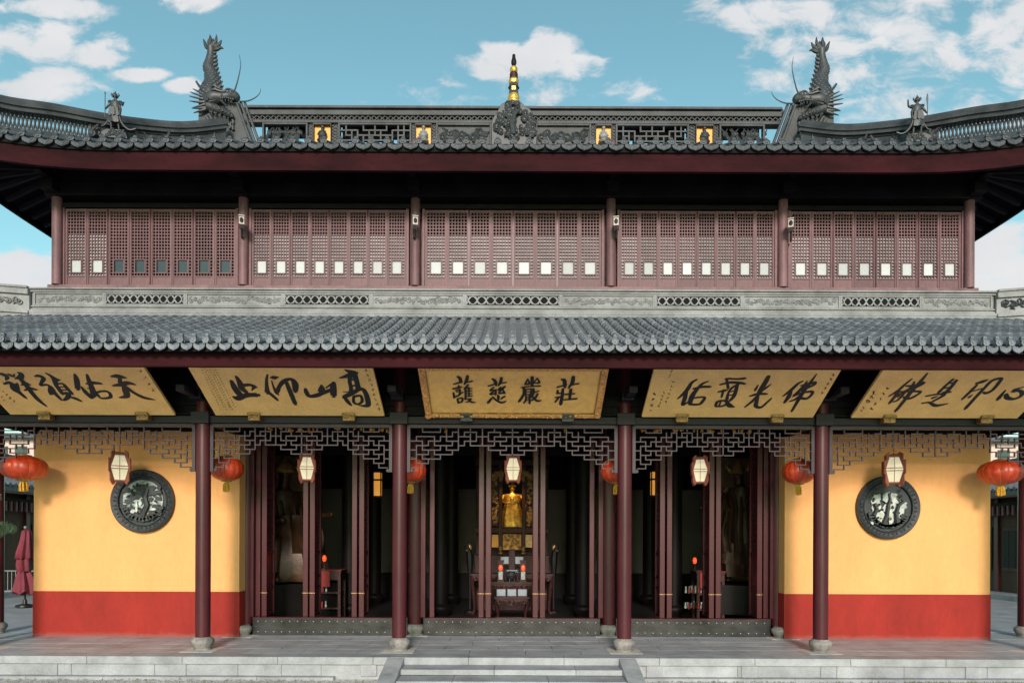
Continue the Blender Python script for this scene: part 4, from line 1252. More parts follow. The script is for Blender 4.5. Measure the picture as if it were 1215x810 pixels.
# hip ridges sweeping down from the dragons to the corners
def hip(sx):
    H = [(8.75, 20.9, 15.05), (9.6, 20.05, 14.42), (10.4, 19.2, 14.0), (11.1, 18.4, 13.68), (11.8, 17.62, 13.42), (12.48, 16.85, 13.12), (13.1, 16.1, 13.0), (13.75, 15.4, 13.1)]
    P = [Vector((sx * x, y, z)) for x, y, z in catmull(H, 6)]
    n = len(P)
    def sweep(d0, d1, h0, h1, i0=0, i1=n - 1):
        """a strip along the ridge: d across (toward the front), h down from the top line"""
        b = MB(); vs = []; fs = []
        for i in range(i0, i1 + 1):
            t = (P[min(i + 1, n - 1)] - P[max(i - 1, 0)]); t.z = 0; t.normalize()
            nf = Vector((t.y, -t.x, 0)); nf = nf if nf.y < 0 else -nf
            for d, h in ((d0, h0), (d1, h0), (d1, h1), (d0, h1)): vs.append(P[i] + nf * d + Vector((0, 0, -h)))
        m_ = i1 - i0 + 1
        for i in range(m_ - 1):
            for j in range(4):
                q = (i * 4 + j, i * 4 + (j + 1) % 4, i * 4 + 4 + (j + 1) % 4, i * 4 + 4 + j)
                fs.append(q)
        fs += [(3, 2, 1, 0), (m_ * 4 - 4, m_ * 4 - 3, m_ * 4 - 2, m_ * 4 - 1)]
        b.add(vs, fs); return b
    def join(bs):
        b = MB()
        for q in bs: b.add(q.v, q.f)
        return b
    o = part('hip_ridge', join([sweep(-.16, .16, 0, .09), sweep(-.10, .12, .09, .15), sweep(-.13, .14, .15, .21), sweep(-.08, .10, .62, .70), sweep(-.13, .17, .80, 1.25), sweep(-.1, .12, .70, .80)]), M['ridge'], UROOF)
    cap = MB(); cap.tube([p_ + Vector((0, 0, .02)) for p_ in P], .13, 10); part('ridge_cap', cap, M['ridge'], o, smooth=True)
    # web: solid, open lattice, solid
    part('ridge_web', sweep(-.05, .05, .21, .62, 0, 19), M['ridge'], o); part('ridge_web', sweep(-.05, .05, .21, .62, 34, n - 1), M['ridge'], o)
    b = MB()
    for i in range(19, 34):
        a, c = P[i], P[i + 1]
        for q in (0, .5):
            s = a.lerp(c, q); e = a.lerp(c, q + .5)
            b.tube([s + Vector((0, 0, -.62)), e + Vector((0, 0, -.21))], .022, 4); b.tube([e + Vector((0, 0, -.62)), s + Vector((0, 0, -.21))], .022, 4)
    part('ridge_lattice', b, M['ridge'], o)
    for i in (2, 18, 19, 34, 36, n - 2):
        q = P[i]; fr = MB(); fr.tube([q + Vector((0, -.05, -.64)), q + Vector((0, -.05, -.19))], .05, 4); part('frame_post', fr, M['ridge'], o)
    for (i0, i1) in ((3, 17), (36, n - 3)):
        for h in (.27, .56):
            fr = MB(); fr.tube([P[i] + Vector((-sx * .045, -.045, -h)) for i in range(i0, i1)], .018, 4); part('frame_rail', fr, M['ridge'], o)
    rl = MB(); rq = random.Random(8)
    for i in list(range(4, 16)) + list(range(37, n - 3)):
        q = P[i] + Vector((-sx * .06, -.06, -.41 + rq.uniform(-.06, .06)))
        scroll(rl, q.x, q.y, q.z, rq.uniform(.06, .10), 1.2, rq.uniform(0, 6), rq.choice((-1, 1)), .028, 9, (rq.uniform(-.12, .12), rq.uniform(-.08, .08)))
    part('carved_panel', rl, M['relief'], o, smooth=True, stuff=True)
    # scroll clouds between dragon and statue
    rl = MB()
    for i in range(8, 20):
        q = P[i] + Vector((-sx * .14, -.16, -.55 + rq.uniform(-.06, .10)))
        scroll(rl, q.x, q.y, q.z, rq.uniform(.09, .15), 1.2, rq.uniform(0, 6), rq.choice((-1, 1)), .045, 9, (rq.uniform(-.2, .2), rq.uniform(-.1, .2)))
    part('cloud_carving', rl, M['relief'], o, smooth=True, stuff=True)
    return P
hp = hip(-1); hip(1)

# ------------------------------------------------------------------ figures
def skin_figure(name, J, E, Rr, material, parent, sub=2):
    me = bpy.data.meshes.new(name)
    keys = list(J); idx = {k: i for i, k in enumerate(keys)}
    me.from_pydata([J[k] for k in keys], [(idx[a], idx[b]) for a, b in E], [])
    o = obj(name, me, parent, keep=False)
    s = o.modifiers.new('skin', 'SKIN'); s.use_smooth_shade = True
    for k in keys:
        r = Rr[k]; me.skin_vertices[0].data[idx[k]].radius = r if hasattr(r, '__len__') else (r, r)
    me.skin_vertices[0].data[0].use_root = True
    m = o.modifiers.new('sub', 'SUBSURF'); m.levels = sub; m.render_levels = sub
    me.materials.append(material)
    return o
def human(parent, J, m, name='body'):
    E = [('pelvis', 'waist'), ('waist', 'chest'), ('chest', 'neck'), ('neck', 'head'), ('head', 'crown')]
    Rr = dict(pelvis=(.15, .12), waist=(.13, .105), chest=(.16, .115), neck=.055, head=(.078, .09), crown=(.055, .065))
    for s in 'lr':
        E += [('chest', 'sh' + s), ('sh' + s, 'el' + s), ('el' + s, 'wr' + s), ('wr' + s, 'ha' + s), ('pelvis', 'hip' + s), ('hip' + s, 'kn' + s), ('kn' + s, 'an' + s), ('an' + s, 'to' + s)]
        Rr.update({'sh' + s: .07, 'el' + s: .048, 'wr' + s: .034, 'ha' + s: .04, 'hip' + s: .095, 'kn' + s: .062, 'an' + s: .042, 'to' + s: .04})
    E = [e for e in E if e[0] in J and e[1] in J]
    return skin_figure(name, J, E, {k: Rr[k] for k in J}, m, parent)
def face(parent, c, m, s=1.0, f=(0, -1, 0)):
    b = MB()
    b.ball((c[0], c[1] - .085 * s, c[2] - .005), .017 * s, 7, (.8, 1.1, 1.5))
    for k in (-1, 1):
        b.ball((c[0] + k * .032 * s, c[1] - .078 * s, c[2] + .022 * s), .013 * s, 6, (1.4, .7, .8))
        b.tube([(c[0] + k * .015 * s, c[1] - .086 * s, c[2] + .043 * s), (c[0] + k * .05 * s, c[1] - .075 * s, c[2] + .047 * s)], .006 * s, 5)
        b.ball((c[0] + k * .083 * s, c[1] + .005, c[2] - .005), .02 * s, 6, (.5, .8, 1.7))
    b.tube([(c[0] - .025 * s, c[1] - .080 * s, c[2] - .043 * s), (c[0], c[1] - .087 * s, c[2] - .045 * s), (c[0] + .025 * s, c[1] - .080 * s, c[2] - .043 * s)], .007 * s, 5)
    return obj('face', b.mesh('face', m, True), parent, keep=False)

def make_warrior(sx, label):
    G = thing('warrior_statue', (0, 0, 0), label, 'statue', 'guardian statues on the hip ridges')
    m = M['relief']
    J = dict(pelvis=(0, 0, .95), waist=(0, 0, 1.08), chest=(0, -.01, 1.32), neck=(0, -.01, 1.50), head=(0, -.03, 1.62), crown=(0, -.02, 1.72),
             shl=(-.19, 0, 1.40), ell=(-.34, -.02, 1.18), wrl=(-.36, -.14, 1.0), hal=(-.36, -.19, .96),
             shr=(.19, 0, 1.40), elr=(.40, -.05, 1.38), wrr=(.46, -.14, 1.60), har=(.46, -.16, 1.67),
             hipl=(-.09, 0, .88), knl=(-.16, -.10, .50), anl=(-.17, 0, .10), tol=(-.19, -.13, .04), hipr=(.09, 0, .88), knr=(.15, -.06, .50), anr=(.16, .03, .10), tor=(.20, -.10, .04))
    if sx < 0: J.update(elr=(.36, -.08, 1.24), wrr=(.44, -.20, 1.30), har=(.50, -.22, 1.32))
    human(G, J, m)
    face(G, (0, -.03, 1.62), m)
    b = MB(); n = 22                                # armour skirt with folds
    prof = [(.17, 1.10), (.20, .98), (.25, .78), (.30, .48), (.285, .40)]
    b.lathe(prof, n)
    for i, p_ in enumerate(b.v):
        a = math.atan2(p_[1], p_[0]); k = 1 + .22 * math.cos(7 * a) * (1.15 - p_[2])
        b.v[i] = (p_[0] * k, p_[1] * .75 * k, p_[2])
    for q_ in (-1, 0, 1): b.prism([(q_ * .13 - .06, 1.08), (q_ * .13 + .06, 1.08), (q_ * .17 + .075, .74), (q_ * .17, .68), (q_ * .17 - .075, .74)], -.235 + .04 * abs(q_), -.20 + .04 * abs(q_))
    b.tube([(.2 * math.cos(t_ * .5236), .155 * math.sin(t_ * .5236), 1.10) for t_ in range(13)], .032, 6); b.ball((0, -.17, 1.10), .05, 8)
    obj('armour_skirt', b.mesh('armour_skirt', m, True), G, keep=False)
    b = MB(); b.lathe([(.21, 1.10), (.205, 1.2), (.225, 1.34), (.17, 1.46), (.08, 1.5)], 18)
    b.v = [(x, y * .72, z) for x, y, z in b.v]
    for s in (-1, 1): b.ball((s * .23, 0, 1.41), .11, 8, (1, 1, .75))
    obj('breastplate', b.mesh('breastplate', m, True), G, keep=False)
    b = MB(); b.lathe([(.125, 1.64), (.13, 1.67), (.115, 1.74), (.07, 1.81), (.03, 1.84), (.035, 1.87), (.008, 1.93)], 14, (0, -.02, 0))
    for s in (-1, 1): b.tube([(s * .11, -.02, 1.66), (s * .17, -.02, 1.74), (s * .15, -.02, 1.84)], [.035, .04, .01], 6)
    obj('helmet', b.mesh('helmet', m, True), G, keep=False)
    b = MB()
    if sx < 0:
        b.tube([(-.37, -.20, .55), (-.37, -.2, 1.68)], .022, 6); b.tube([(-.37, -.2, 1.68), (-.37, -.2, 1.78)], [.035, .005], 6)
    else:
        b.prism([(-.018, .0), (.018, 0), (.03, .5), (.06, .66), (.03, .86), (-.01, .93), (-.035, .70), (-.02, .5)], -.012, .012)
        b.v = [(x - .37, y - .22, z + .95) for x, y, z in b.v]; b.tube([(-.37, -.22, .80), (-.37, -.22, 1.0)], .02, 6)
    obj('blade' if sx > 0 else 'staff', b.mesh('weapon', m, True), G, keep=False)
    b = MB()
    pts = catmull([(.12, .02, 1.42), (.26, -.04, 1.1), (.24, -.06, .7), (.38, -.05, .35), (.66, -.03, .14), (.92, 0, .22)], 7)
    for off in (0, .05): b.tube([(x, y - off, z - off * .4) for x, y, z in pts], .04, 6)
    pts = catmull([(-.16, .06, 1.0), (-.34, .06, .62), (-.50, .06, .36), (-.66, .06, .30)], 6); b.tube(pts, .03, 6)
    obj('ribbon', b.mesh('ribbon', m, True), G, keep=False)
    b = MB(); rq = random.Random(2)
    b.prism([(-.62, -.36), (.62, -.36), (.52, -.08), (.30, .02), (-.30, .02), (-.50, -.1)], -.22, .16)
    for k in range(20): scroll(b, rq.uniform(-.5, .5), -.24, rq.uniform(-.3, -.04), rq.uniform(.06, .11), 1.1, rq.uniform(0, 6), 1, .035, 8)
    obj('cloud_base', b.mesh('cloud_base', m, True), G, keep=False)
    return G
WY = 18.12
w1 = make_warrior(-1, 'small grey warrior statue holding an upright staff on the left hip ridge')
w1.location = (xat(135, WY), WY, zat(159, WY)); w1.scale = (.56,) * 3; w1.rotation_euler = (0, 0, R(6))
w2 = make_warrior(1, 'small grey warrior statue with raised fist and broad sword on the right hip ridge')
for ch in w2.children:
    me = ch.data; me.transform(Matrix.Scale(-1, 4, (1, 0, 0))); me.flip_normals()
w2.location = (xat(1086, WY), WY, zat(160, WY)); w2.scale = (.56,) * 3; w2.rotation_euler = (0, 0, R(-6))
# ------------------------------------------------------------------ calligraphy plaques
PB = Vector((0, 15.06, zat(492.6, 15.06)))
PTOP = Vector((0, 13.74, zat(434.5, 13.74)))
pd = (PTOP - PB); PLEN = pd.length * 1.07; pd.normalize()
pn = Vector((0, pd.z, -pd.y)) * -1.0
if pn.y > 0: pn = -pn                              # outward: toward the courtyard and down
def on_plaque(u, v, off=0.0):
    """where the plaque's face shows the traced point: returns x along the board and s up the slope"""
    d = Vector(((u - U0) / F, 1, (V0 - v) / F)); o = Vector((0, 0, CZ))
    t = (PB + pn * off - o).dot(pn) / d.dot(pn)
    p_ = o + d * t
    return p_.x, (p_ - PB).dot(pd)
def P3(x, s, off): return PB + Vector((x, 0, 0)) + pd * s + pn * off
def ribbon(mb, pts, off, w_add=0.0):
    q = catmull(pts, 5)
    # dense outline with round ends
    L_ = []; Rr = []
    n = len(q)
    for i in range(n):
        a, c = q[max(0, i - 1)], q[min(n - 1, i + 1)]
        dx, dy = c[0] - a[0], c[1] - a[1]
        l = math.hypot(dx, dy) or 1e-6
        nx, ny = -dy / l, dx / l
        w = max(q[i][2], .004) / 2
        L_.append((q[i][0] + nx * w, q[i][1] + ny * w)); Rr.append((q[i][0] - nx * w, q[i][1] - ny * w))
    def endcap(c, d, w):
        a0 = math.atan2(d[1], d[0]); return [(c[0] + w * math.cos(a0 + t), c[1] + w * math.sin(a0 + t)) for t in (-.9, -.45, 0, .45, .9)]
    vs = []; fs = []
    for i in range(n):
        vs += [P3(*L_[i], off), P3(*Rr[i], off)]
    for i in range(n - 1):
        fs.append((2 * i, 2 * i + 1, 2 * i + 3, 2 * i + 2))
    for (k, c, p0) in ((0, q[0], q[1]), (n - 1, q[-1], q[-2])):
        e = endcap(c, (c[0] - p0[0], c[1] - p0[1]), max(c[2], .004) / 2 * 1.02)
        base = len(vs); vs += [P3(*x, off) for x in e]; m_ = len(e)
        vs.append(P3(c[0], c[1], off)); ci = len(vs) - 1
        for j in range(m_ - 1): fs.append((base + j, base + j + 1, ci))
        fs.append((2 * k, base, ci)) ; fs.append((2 * k + 1, base + m_ - 1, ci))
    mb.add(vs, fs)
CH = {
 'xiang': (0, 436, 12.15, [[(-20,112,40),(60,135,60),(95,165,50),(75,205,20)],[(110,120,25),(150,140,45),(185,150,30),(200,115,12)],[(55,260,30),(130,240,45),(180,280,70),(215,340,90),(280,390,55),(365,460,35)],[(240,255,28),(225,320,80)],
   [(260,100,30),(300,115,50),(290,160,60),(215,185,25)],[(300,160,50),(325,185,20)],[(290,190,50),(340,240,55),(410,265,40)],[(300,275,20),(350,265,40)],[(350,350,22),(430,325,40),(515,340,30)],[(330,240,50),(390,300,60),(450,380,55),(550,490,50),(660,575,25)]]),
 'zhen': (0, 436, 12.15, [[(500,150,25),(560,145,50),(620,180,50),(590,240,35),(575,280,30),(660,270,35),(720,300,50),(740,360,80),(725,400,50)],[(770,370,45),(820,430,45),(880,490,30)],[(655,105,22),(720,140,40),(790,190,70),(850,200,25)],
   [(780,200,60),(800,270,50),(850,340,50),(890,400,40)],[(830,255,25),(900,255,30),(950,310,45),(1035,400,35)],[(850,300,18),(920,300,18)],[(870,345,20),(950,340,20)],[(890,390,40),(980,390,45)],[(985,400,50),(970,450,50),(920,490,30)],[(1010,445,25),(1080,465,45),(1160,500,30)]]),
 'you': (85, 436, 12.15, [[(40,125,35),(65,200,60),(80,330,55)],[(215,125,30),(240,200,50),(280,300,60),(310,400,70),(275,455,40)],[(135,300,25),(200,380,55),(275,450,50)],[(205,255,22),(300,240,50),(420,250,30)],[(230,320,20),(300,330,40)],[(340,385,30),(420,360,30),(510,365,35),(555,410,40),(540,450,35),(420,460,30),(360,400,35)]]),
 'tian': (85, 436, 12.15, [[(560,150,22),(660,145,70),(770,165,30)],[(690,170,40),(690,240,50)],[(590,280,25),(700,265,60),(800,240,60),(900,260,30)],[(745,270,50),(775,360,75),(785,430,60),(690,450,25)],[(780,300,45),(900,385,45),(1040,450,50),(1195,480,12)]]),
 'zhi': (265, 436, 12.15, [[(110,210,45),(160,310,75),(230,400,80)],[(180,145,35),(220,210,60),(260,310,70),(330,370,50)],[(270,270,50),(370,260,45),(440,285,50),(480,300,15)],[(440,290,45),(405,335,18)],[(145,435,35),(200,455,75),(300,415,70),(400,405,65),(480,405,70)]]),
 'yang': (265, 436, 12.15, [[(628,115,22),(615,190,32),(620,300,45),(630,370,65)],[(650,370,40),(710,420,45),(775,480,30)],[(680,155,25),(720,155,60),(785,148,15)],[(690,200,15),(710,270,22),(750,360,40),(780,395,30)],[(775,350,50),(800,280,45),(860,210,55),(940,175,45),(1000,195,60),(1030,260,75),(1030,350,55)],[(905,230,45),(950,340,55),(1030,530,50)]]),
 'shan': (350, 436, 12.15, [[(145,320,40),(160,370,55),(200,420,50),(300,410,60),(400,370,55),(510,330,50)],[(375,265,30),(380,310,70),(370,360,80)],[(440,300,20),(520,240,25)],[(550,230,50),(545,310,75),(550,410,70)]]),
 'gao': (350, 436, 12.15, [[(715,40,22),(790,70,60),(870,80,55)],[(640,155,22),(720,135,50),(800,100,60)],[(790,110,60),(780,200,45),(800,300,45),(800,370,50)],[(850,110,70),(880,200,60),(905,310,60)],[(800,180,30),(860,175,30)],[(800,270,24),(880,260,30)],[(690,355,12),(770,355,15)],
   [(680,440,20),(740,410,60),(820,370,60),(940,310,50),(1000,350,55),(1040,460,60),(1040,550,55),(920,550,15)],[(700,420,40),(750,490,50),(800,545,30)],[(840,420,30),(840,500,35),(900,530,30),(960,490,35),(940,410,35),(850,420,35)]]),
 'hu': (530, 440, 15.19, [[(185,105,30),(225,130,45),(250,200,45)],[(115,240,22),(190,220,28),(260,195,30)],[(365,90,35),(350,160,45),(310,240,25)],[(320,215,20),(400,195,22),(450,185,25)],[(100,325,22),(200,300,30),(265,290,22)],[(205,265,25),(220,300,30)],[(150,350,20),(230,330,22)],[(115,390,25),(125,480,30)],[(120,470,25),(200,440,25),(285,375,18)],
   [(165,375,18),(240,360,20)],[(230,340,22),(220,430,28)],[(185,500,25),(200,575,25)],[(190,500,22),(270,480,25),(265,550,25),(200,570,22)],[(375,245,25),(330,300,30),(300,320,18)],[(325,300,28),(330,400,28),(330,500,25)],[(340,310,18),(445,310,18)],[(340,355,18),(445,355,18)],[(340,400,18),(445,400,18)],[(335,450,18),(450,440,20)],[(390,290,22),(395,450,22)],
   [(310,500,20),(400,500,25),(430,490,20),(390,540,28),(330,555,15)],[(390,510,22),(440,555,30),(510,555,15)]]),
 'ci': (530, 440, 15.19, [[(815,145,30),(860,180,45),(880,260,35)],[(740,270,22),(820,250,25),(890,215,25)],[(975,125,38),(960,200,40),(920,265,20)],[(930,235,18),(1010,215,22),(1065,205,18)],[(840,290,22),(775,350,28),(860,340,25),(770,420,28),(870,400,28)],[(880,330,20),(870,420,35)],[(960,290,20),(920,345,28),(1050,270,22),(930,390,28),(1030,390,30)],[(1000,330,20),(1040,395,30)],
   [(800,490,30),(740,565,40)],[(820,460,20),(880,520,30),(980,565,35),(1055,540,20)],[(920,440,35),(920,510,30)],[(1040,450,22),(970,495,25)]]),
 'yan': (610, 440, 15.19, [[(235,140,18),(190,235,25)],[(235,145,18),(265,225,30),(180,240,20)],[(315,110,45),(315,265,40)],[(405,125,18),(350,205,22)],[(405,130,18),(445,205,30),(350,215,20)],[(125,295,25),(250,275,25),(460,265,25)],[(165,300,30),(160,420,35),(80,545,35)],[(205,325,22),(300,315,25)],[(205,320,20),(195,430,22)],[(300,320,22),(290,420,25)],[(205,370,18),(290,365,18)],[(190,420,20),(310,410,20)],
   [(205,440,22),(200,520,28),(165,570,22)],[(205,470,18),(270,465,20)],[(200,510,18),(270,505,18)],[(270,430,28),(268,575,30)],[(340,315,32),(335,400,32),(290,470,18)],[(345,375,20),(435,350,22)],[(415,400,28),(360,490,30),(270,530,20)],[(310,440,25),(400,525,35),(470,520,22)]]),
 'zhuang': (610, 440, 15.19, [[(845,150,28),(895,170,55),(905,290,35)],[(765,290,25),(850,265,28),(935,235,25)],[(1055,105,48),(1040,200,48),(970,300,25)],[(985,255,20),(1080,235,25),(1155,220,22)],[(775,345,28),(770,400,25)],[(760,400,22),(860,390,22)],[(870,320,35),(855,450,40),(830,590,45)],[(735,470,22),(850,455,22)],[(790,470,28),(735,550,25)],[(905,415,25),(1080,400,25)],[(1010,325,40),(990,500,35)],[(870,510,22),(1000,500,28),(1115,490,28)]]),
 'you2': (795, 436, 12.15, [[(375,160,25),(300,210,40),(230,320,50),(100,440,18)],[(225,330,45),(205,430,50),(175,520,40),(215,505,30),(265,475,20)],[(540,185,18),(450,225,35),(380,300,45),(310,400,60),(280,500,50)],[(335,290,30),(450,265,40),(570,262,35)],[(310,430,25),(400,415,28),(490,415,30),(470,460,40),(410,515,35),(270,515,35)]]),
 'hu2': (795, 436, 12.15, [[(800,150,35),(850,145,30),(960,150,30),(1070,140,40)],[(715,232,25),(850,200,40),(1000,205,40),(1070,220,30)],[(810,165,30),(830,280,35)],[(690,335,25),(800,310,40)],[(760,310,30),(735,410,25)],[(980,220,35),(880,280,30),(830,360,30),(810,450,40)],[(960,240,40),(920,380,45),(860,460,35)],[(870,330,20),(950,310,20)],[(850,380,20),(930,370,20)],
   [(650,540,30),(670,480,35),(740,460,30),(800,470,30),(850,530,60),(920,550,15)],[(830,470,30),(770,530,30),(660,545,25)],[(720,480,20),(700,530,20)]]),
 'guang': (880, 436, 12.15, [[(375,115,50),(330,200,60),(270,300,60),(235,370,50)],[(225,240,20),(185,310,32)],[(410,225,18),(350,270,30),(280,320,30)],[(110,395,20),(220,365,45),(355,362,28)],[(215,400,40),(130,480,35),(40,552,22)],[(225,400,35),(205,480,45),(200,540,45),(270,555,35),(350,490,30),(420,425,22)]]),
 'fo': (880, 436, 12.15, [[(870,178,22),(800,215,35),(700,310,45),(585,395,18)],[(700,330,40),(670,400,50),(610,485,35)],[(1070,75,15),(1000,170,35),(900,300,50),(820,430,45),(715,610,28)],[(930,180,20),(880,260,45),(740,390,35)],[(845,240,18),(960,215,45),(1050,195,40),(1030,230,35),(940,270,40),(870,300,40)],[(760,380,30),(860,345,30),(1000,325,40),(1000,370,35),(930,425,38),(850,420,40)],[(690,465,25),(760,440,30),(840,380,40)]]),
 'fo2': (1040, 436, 12.15, [[(500,140,22),(400,220,35),(300,310,40),(170,390,22)],[(310,320,40),(250,400,40),(180,490,35)],[(720,60,25),(620,180,45),(500,310,55),(400,440,45),(270,600,40)],[(535,180,22),(480,270,40),(340,350,30),(300,390,35)],[(420,240,22),(540,235,45),(670,190,40),(620,230,35),(500,290,40)],[(340,320,22),(460,320,30),(620,320,35),(580,365,30),(470,420,40),(390,400,40)],[(240,465,25),(300,440,30),(400,330,35)]]),
 'shi': (1040, 436, 12.15, [[(1090,145,35),(980,240,35),(890,330,45)],[(1140,160,40),(1060,260,45),(960,360,50)],[(1030,200,22),(1090,195,25)],[(970,270,24),(1060,255,25)],[(960,330,35),(1050,325,35)],[(710,385,28),(850,360,28),(960,350,40)],[(960,370,45),(880,420,35),(800,460,35)],[(800,410,35),(860,390,22)],[(650,488,22),(750,475,28),(850,520,45),(1020,490,15)]]),
 'yin': (1130, 436, 13.5, [[(375,220,35),(470,195,60),(550,165,30)],[(380,250,35),(280,350,45),(150,475,35)],[(300,350,25),(460,305,25)],[(260,440,40),(310,400,15)],[(560,240,35),(460,340,45),(320,490,45),(200,625,45)],[(490,310,40),(620,180,45),(770,140,40),(740,200,50),(640,320,45),(540,375,45),(490,365,35)]]),
 'xin': (1130, 436, 13.5, [[(840,330,22),(780,400,45),(720,475,55)],[(850,400,50),(870,450,60),(960,470,45),(1060,440,45),(1110,380,55),(1060,335,45),(970,345,60)],[(990,320,50),(1080,290,25),(1145,272,15)]]),
}
def ink_chars(parent, names, k_=1.08):
    for nm in names:
        u0, v0, sc, strokes = CH[nm]
        b = MB()
        for k, s in enumerate(strokes):
            pts = []
            for (x, y, w) in s:
                u, v = u0 + x / sc, v0 + y / sc
                X, S = on_plaque(u, v, .03)
                X2, S2 = on_plaque(u + .5, v, .03); X4, S4 = on_plaque(u, v + .5, .03)
                pp = math.sqrt(abs((X2 - X) * (S4 - S) - (X4 - X) * (S2 - S))) / .5
                pts.append((X, S, w / sc * pp * k_))
            ribbon(b, pts, .034 + .0006 * k)
        part('character', b, M['ink'], parent)
def small_marks(parent, u0, v0, u1, v1, n, rq, m='ink2', size=1.0, heavy=False):
    """a column of small brush writing too small to read: each mark a few short strokes"""
    b = MB()
    for i in range(n):
        t = (i + .5) / n
        cu, cv = u0 + (u1 - u0) * t, v0 + (v1 - v0) * t
        for k in range(4):
            a, c, d, e = (rq.uniform(-1.3, 1.3) * size for _ in range(4))
            p0 = on_plaque(cu + a, cv + c, .03); p1 = on_plaque(cu + d, cv + e, .03)
            ribbon(b, [(*p0, .011 * size), (*p1, .009 * size)], .034 + .0004 * k)
    part('inscription', b, M[m], parent, stuff=True)
def make_plaque(x0, x1, label, framed=False):
    c = thing('plaque', ((x0 + x1) / 2, PB.y, PB.z), label, 'plaque', 'calligraphy plaques under the lower eave')
    b = MB(); f = .030 if not framed else .022
    def slab_(mb, xa, xb, sa, sb, o0, o1):
        q = [P3(xa, sa, o0), P3(xb, sa, o0), P3(xb, sb, o0), P3(xa, sb, o0), P3(xa, sa, o1), P3(xb, sa, o1), P3(xb, sb, o1), P3(xa, sb, o1)]
        mb.add(q, [(0, 3, 2, 1), (4, 5, 6, 7), (0, 1, 5, 4), (1, 2, 6, 5), (2, 3, 7, 6), (3, 0, 4, 7)])
    slab_(b, x0, x1, 0, PLEN, -.03, f)
    bd = part('board', b, M['goldpl' if framed else 'goldbd'], c)
    if framed:
        b = MB(); w = .115
        slab_(b, x0 - .02, x0 + w, -.02, PLEN, -.04, .065); slab_(b, x1 - w, x1 + .02, -.02, PLEN, -.04, .065); slab_(b, x0 + w, x1 - w, -.02, w - .02, -.04, .065); slab_(b, x0 + w, x1 - w, PLEN - w * 1.6, PLEN, -.04, .065)
        fr = part('carved_frame', b, M['goldfr'], c, bevel=.015)
        b = MB(); rq = random.Random(6)
        for k in range(150):
            e = rq.random()
            if e < .62: X, S = x0 + (x1 - x0) * rq.random(), .045
            elif e < .81: X, S = x0 + .05, PLEN * rq.random() * .9
            else: X, S = x1 - .05, PLEN * rq.random() * .9
            p_ = P3(X + rq.uniform(-.03, .03), S + rq.uniform(-.03, .03), .07)
            b.ball(p_, rq.uniform(.014, .03), 6, (1.3, 1, 1))
        part('frame_carving', b, M['goldfr'], fr, smooth=True, stuff=True)
        b = MB(); slab_(b, x0 + w, x1 - w, w - .015, w + .005, .02, .05); slab_(b, x0 + w, x0 + w + .02, w, PLEN - .2, .02, .05); slab_(b, x1 - w - .02, x1 - w, w, PLEN - .2, .02, .05)
        part('inner_bead', b, M['golddull'], fr)
    return c, bd
rq = random.Random(41)
PL = [make_plaque(-10.98, -7.38, 'gilt plaque with four black characters, leftmost under the eave'),
      make_plaque(-6.49, -2.80, 'gilt plaque with a dense block of tiny text at its left end'),
      make_plaque(-1.875, 1.90, 'bright gilt plaque in a carved frame above the central doors', True),
      make_plaque(2.83, 6.57, 'gilt plaque with four brush characters between the central plaque and the rightmost one'),
      make_plaque(7.41, 11.04, 'gilt plaque with brush characters, rightmost under the eave and cut by the picture edge')]
ink_chars(PL[0][0], ('xiang', 'zhen', 'you', 'tian')); ink_chars(PL[1][0], ('zhi', 'yang', 'shan', 'gao')); ink_chars(PL[2][0], ('hu', 'ci', 'yan', 'zhuang'), 1.2)
ink_chars(PL[3][0], ('you2', 'hu2', 'guang', 'fo')); ink_chars(PL[4][0], ('fo2', 'shi', 'yin', 'xin'))
p0 = PL[0][0]; small_marks(p0, 164, 438, 184, 468, 4, rq, 'ink', 1.2); small_marks(p0, 1, 464, 18, 480, 4, rq, 'ink', 1.1); small_marks(p0, 0, 471, 6, 478, 2, rq, 'seal', 1.0)
p0 = PL[1][0]; small_marks(p0, 433, 437, 450, 488, 9, rq, 'ink', 1.2)
for k in range(6):
    small_marks(p0, 237 + 3.2 * k, 436, 262 + 3.4 * k, 488 - (k % 2) * 3, 18, rq, 'ink2', .62)
p0 = PL[3][0]; small_marks(p0, 990, 440, 973, 467, 5, rq, 'ink2', 1.3); small_marks(p0, 799, 450, 789, 478, 6, rq, 'ink', 1.0); small_marks(p0, 788, 463, 780, 483, 5, rq, 'ink', 1.0); small_marks(p0, 777, 463, 772, 483, 3, rq, 'ink', 1.5)
small_marks(p0, 772, 484, 771, 487, 1, rq, 'seal', 1.2); small_marks(p0, 797, 437, 793, 447, 4, rq, 'ink2', .8)
p0 = PL[4][0]; small_marks(p0, 1055, 456, 1031, 486, 5, rq, 'ink', 1.4); small_marks(p0, 1038, 462, 1028, 476, 3, rq, 'ink', 1.7); small_marks(p0, 1025, 480, 1020, 487, 2, rq, 'seal', 1.2)
for us_, c in (((51, 167), 0), ((299, 411), 1), ((550, 670), 2), ((805, 917.5), 3), ((1050, 1165), 4)):
    for u in us_:
        X = xat(u + 3, 15.05)
        b = MB(); z0 = PB.z
        b.box(X - .125, X + .125, 14.98, 15.16, z0 - .14, z0 - .02); b.box(X - .135, X + .135, 14.93, 15.0, z0 - .03, z0 + .015)
        for k in range(5): b.ball((X - .09 + .045 * k, 14.985, z0 - .07 + .03 * (k % 2)), .03, 6, (1, .5, 1))
        part('support_clip', b, M['clip' if c != 2 else 'relief'], PL[c][0], bevel=.008)

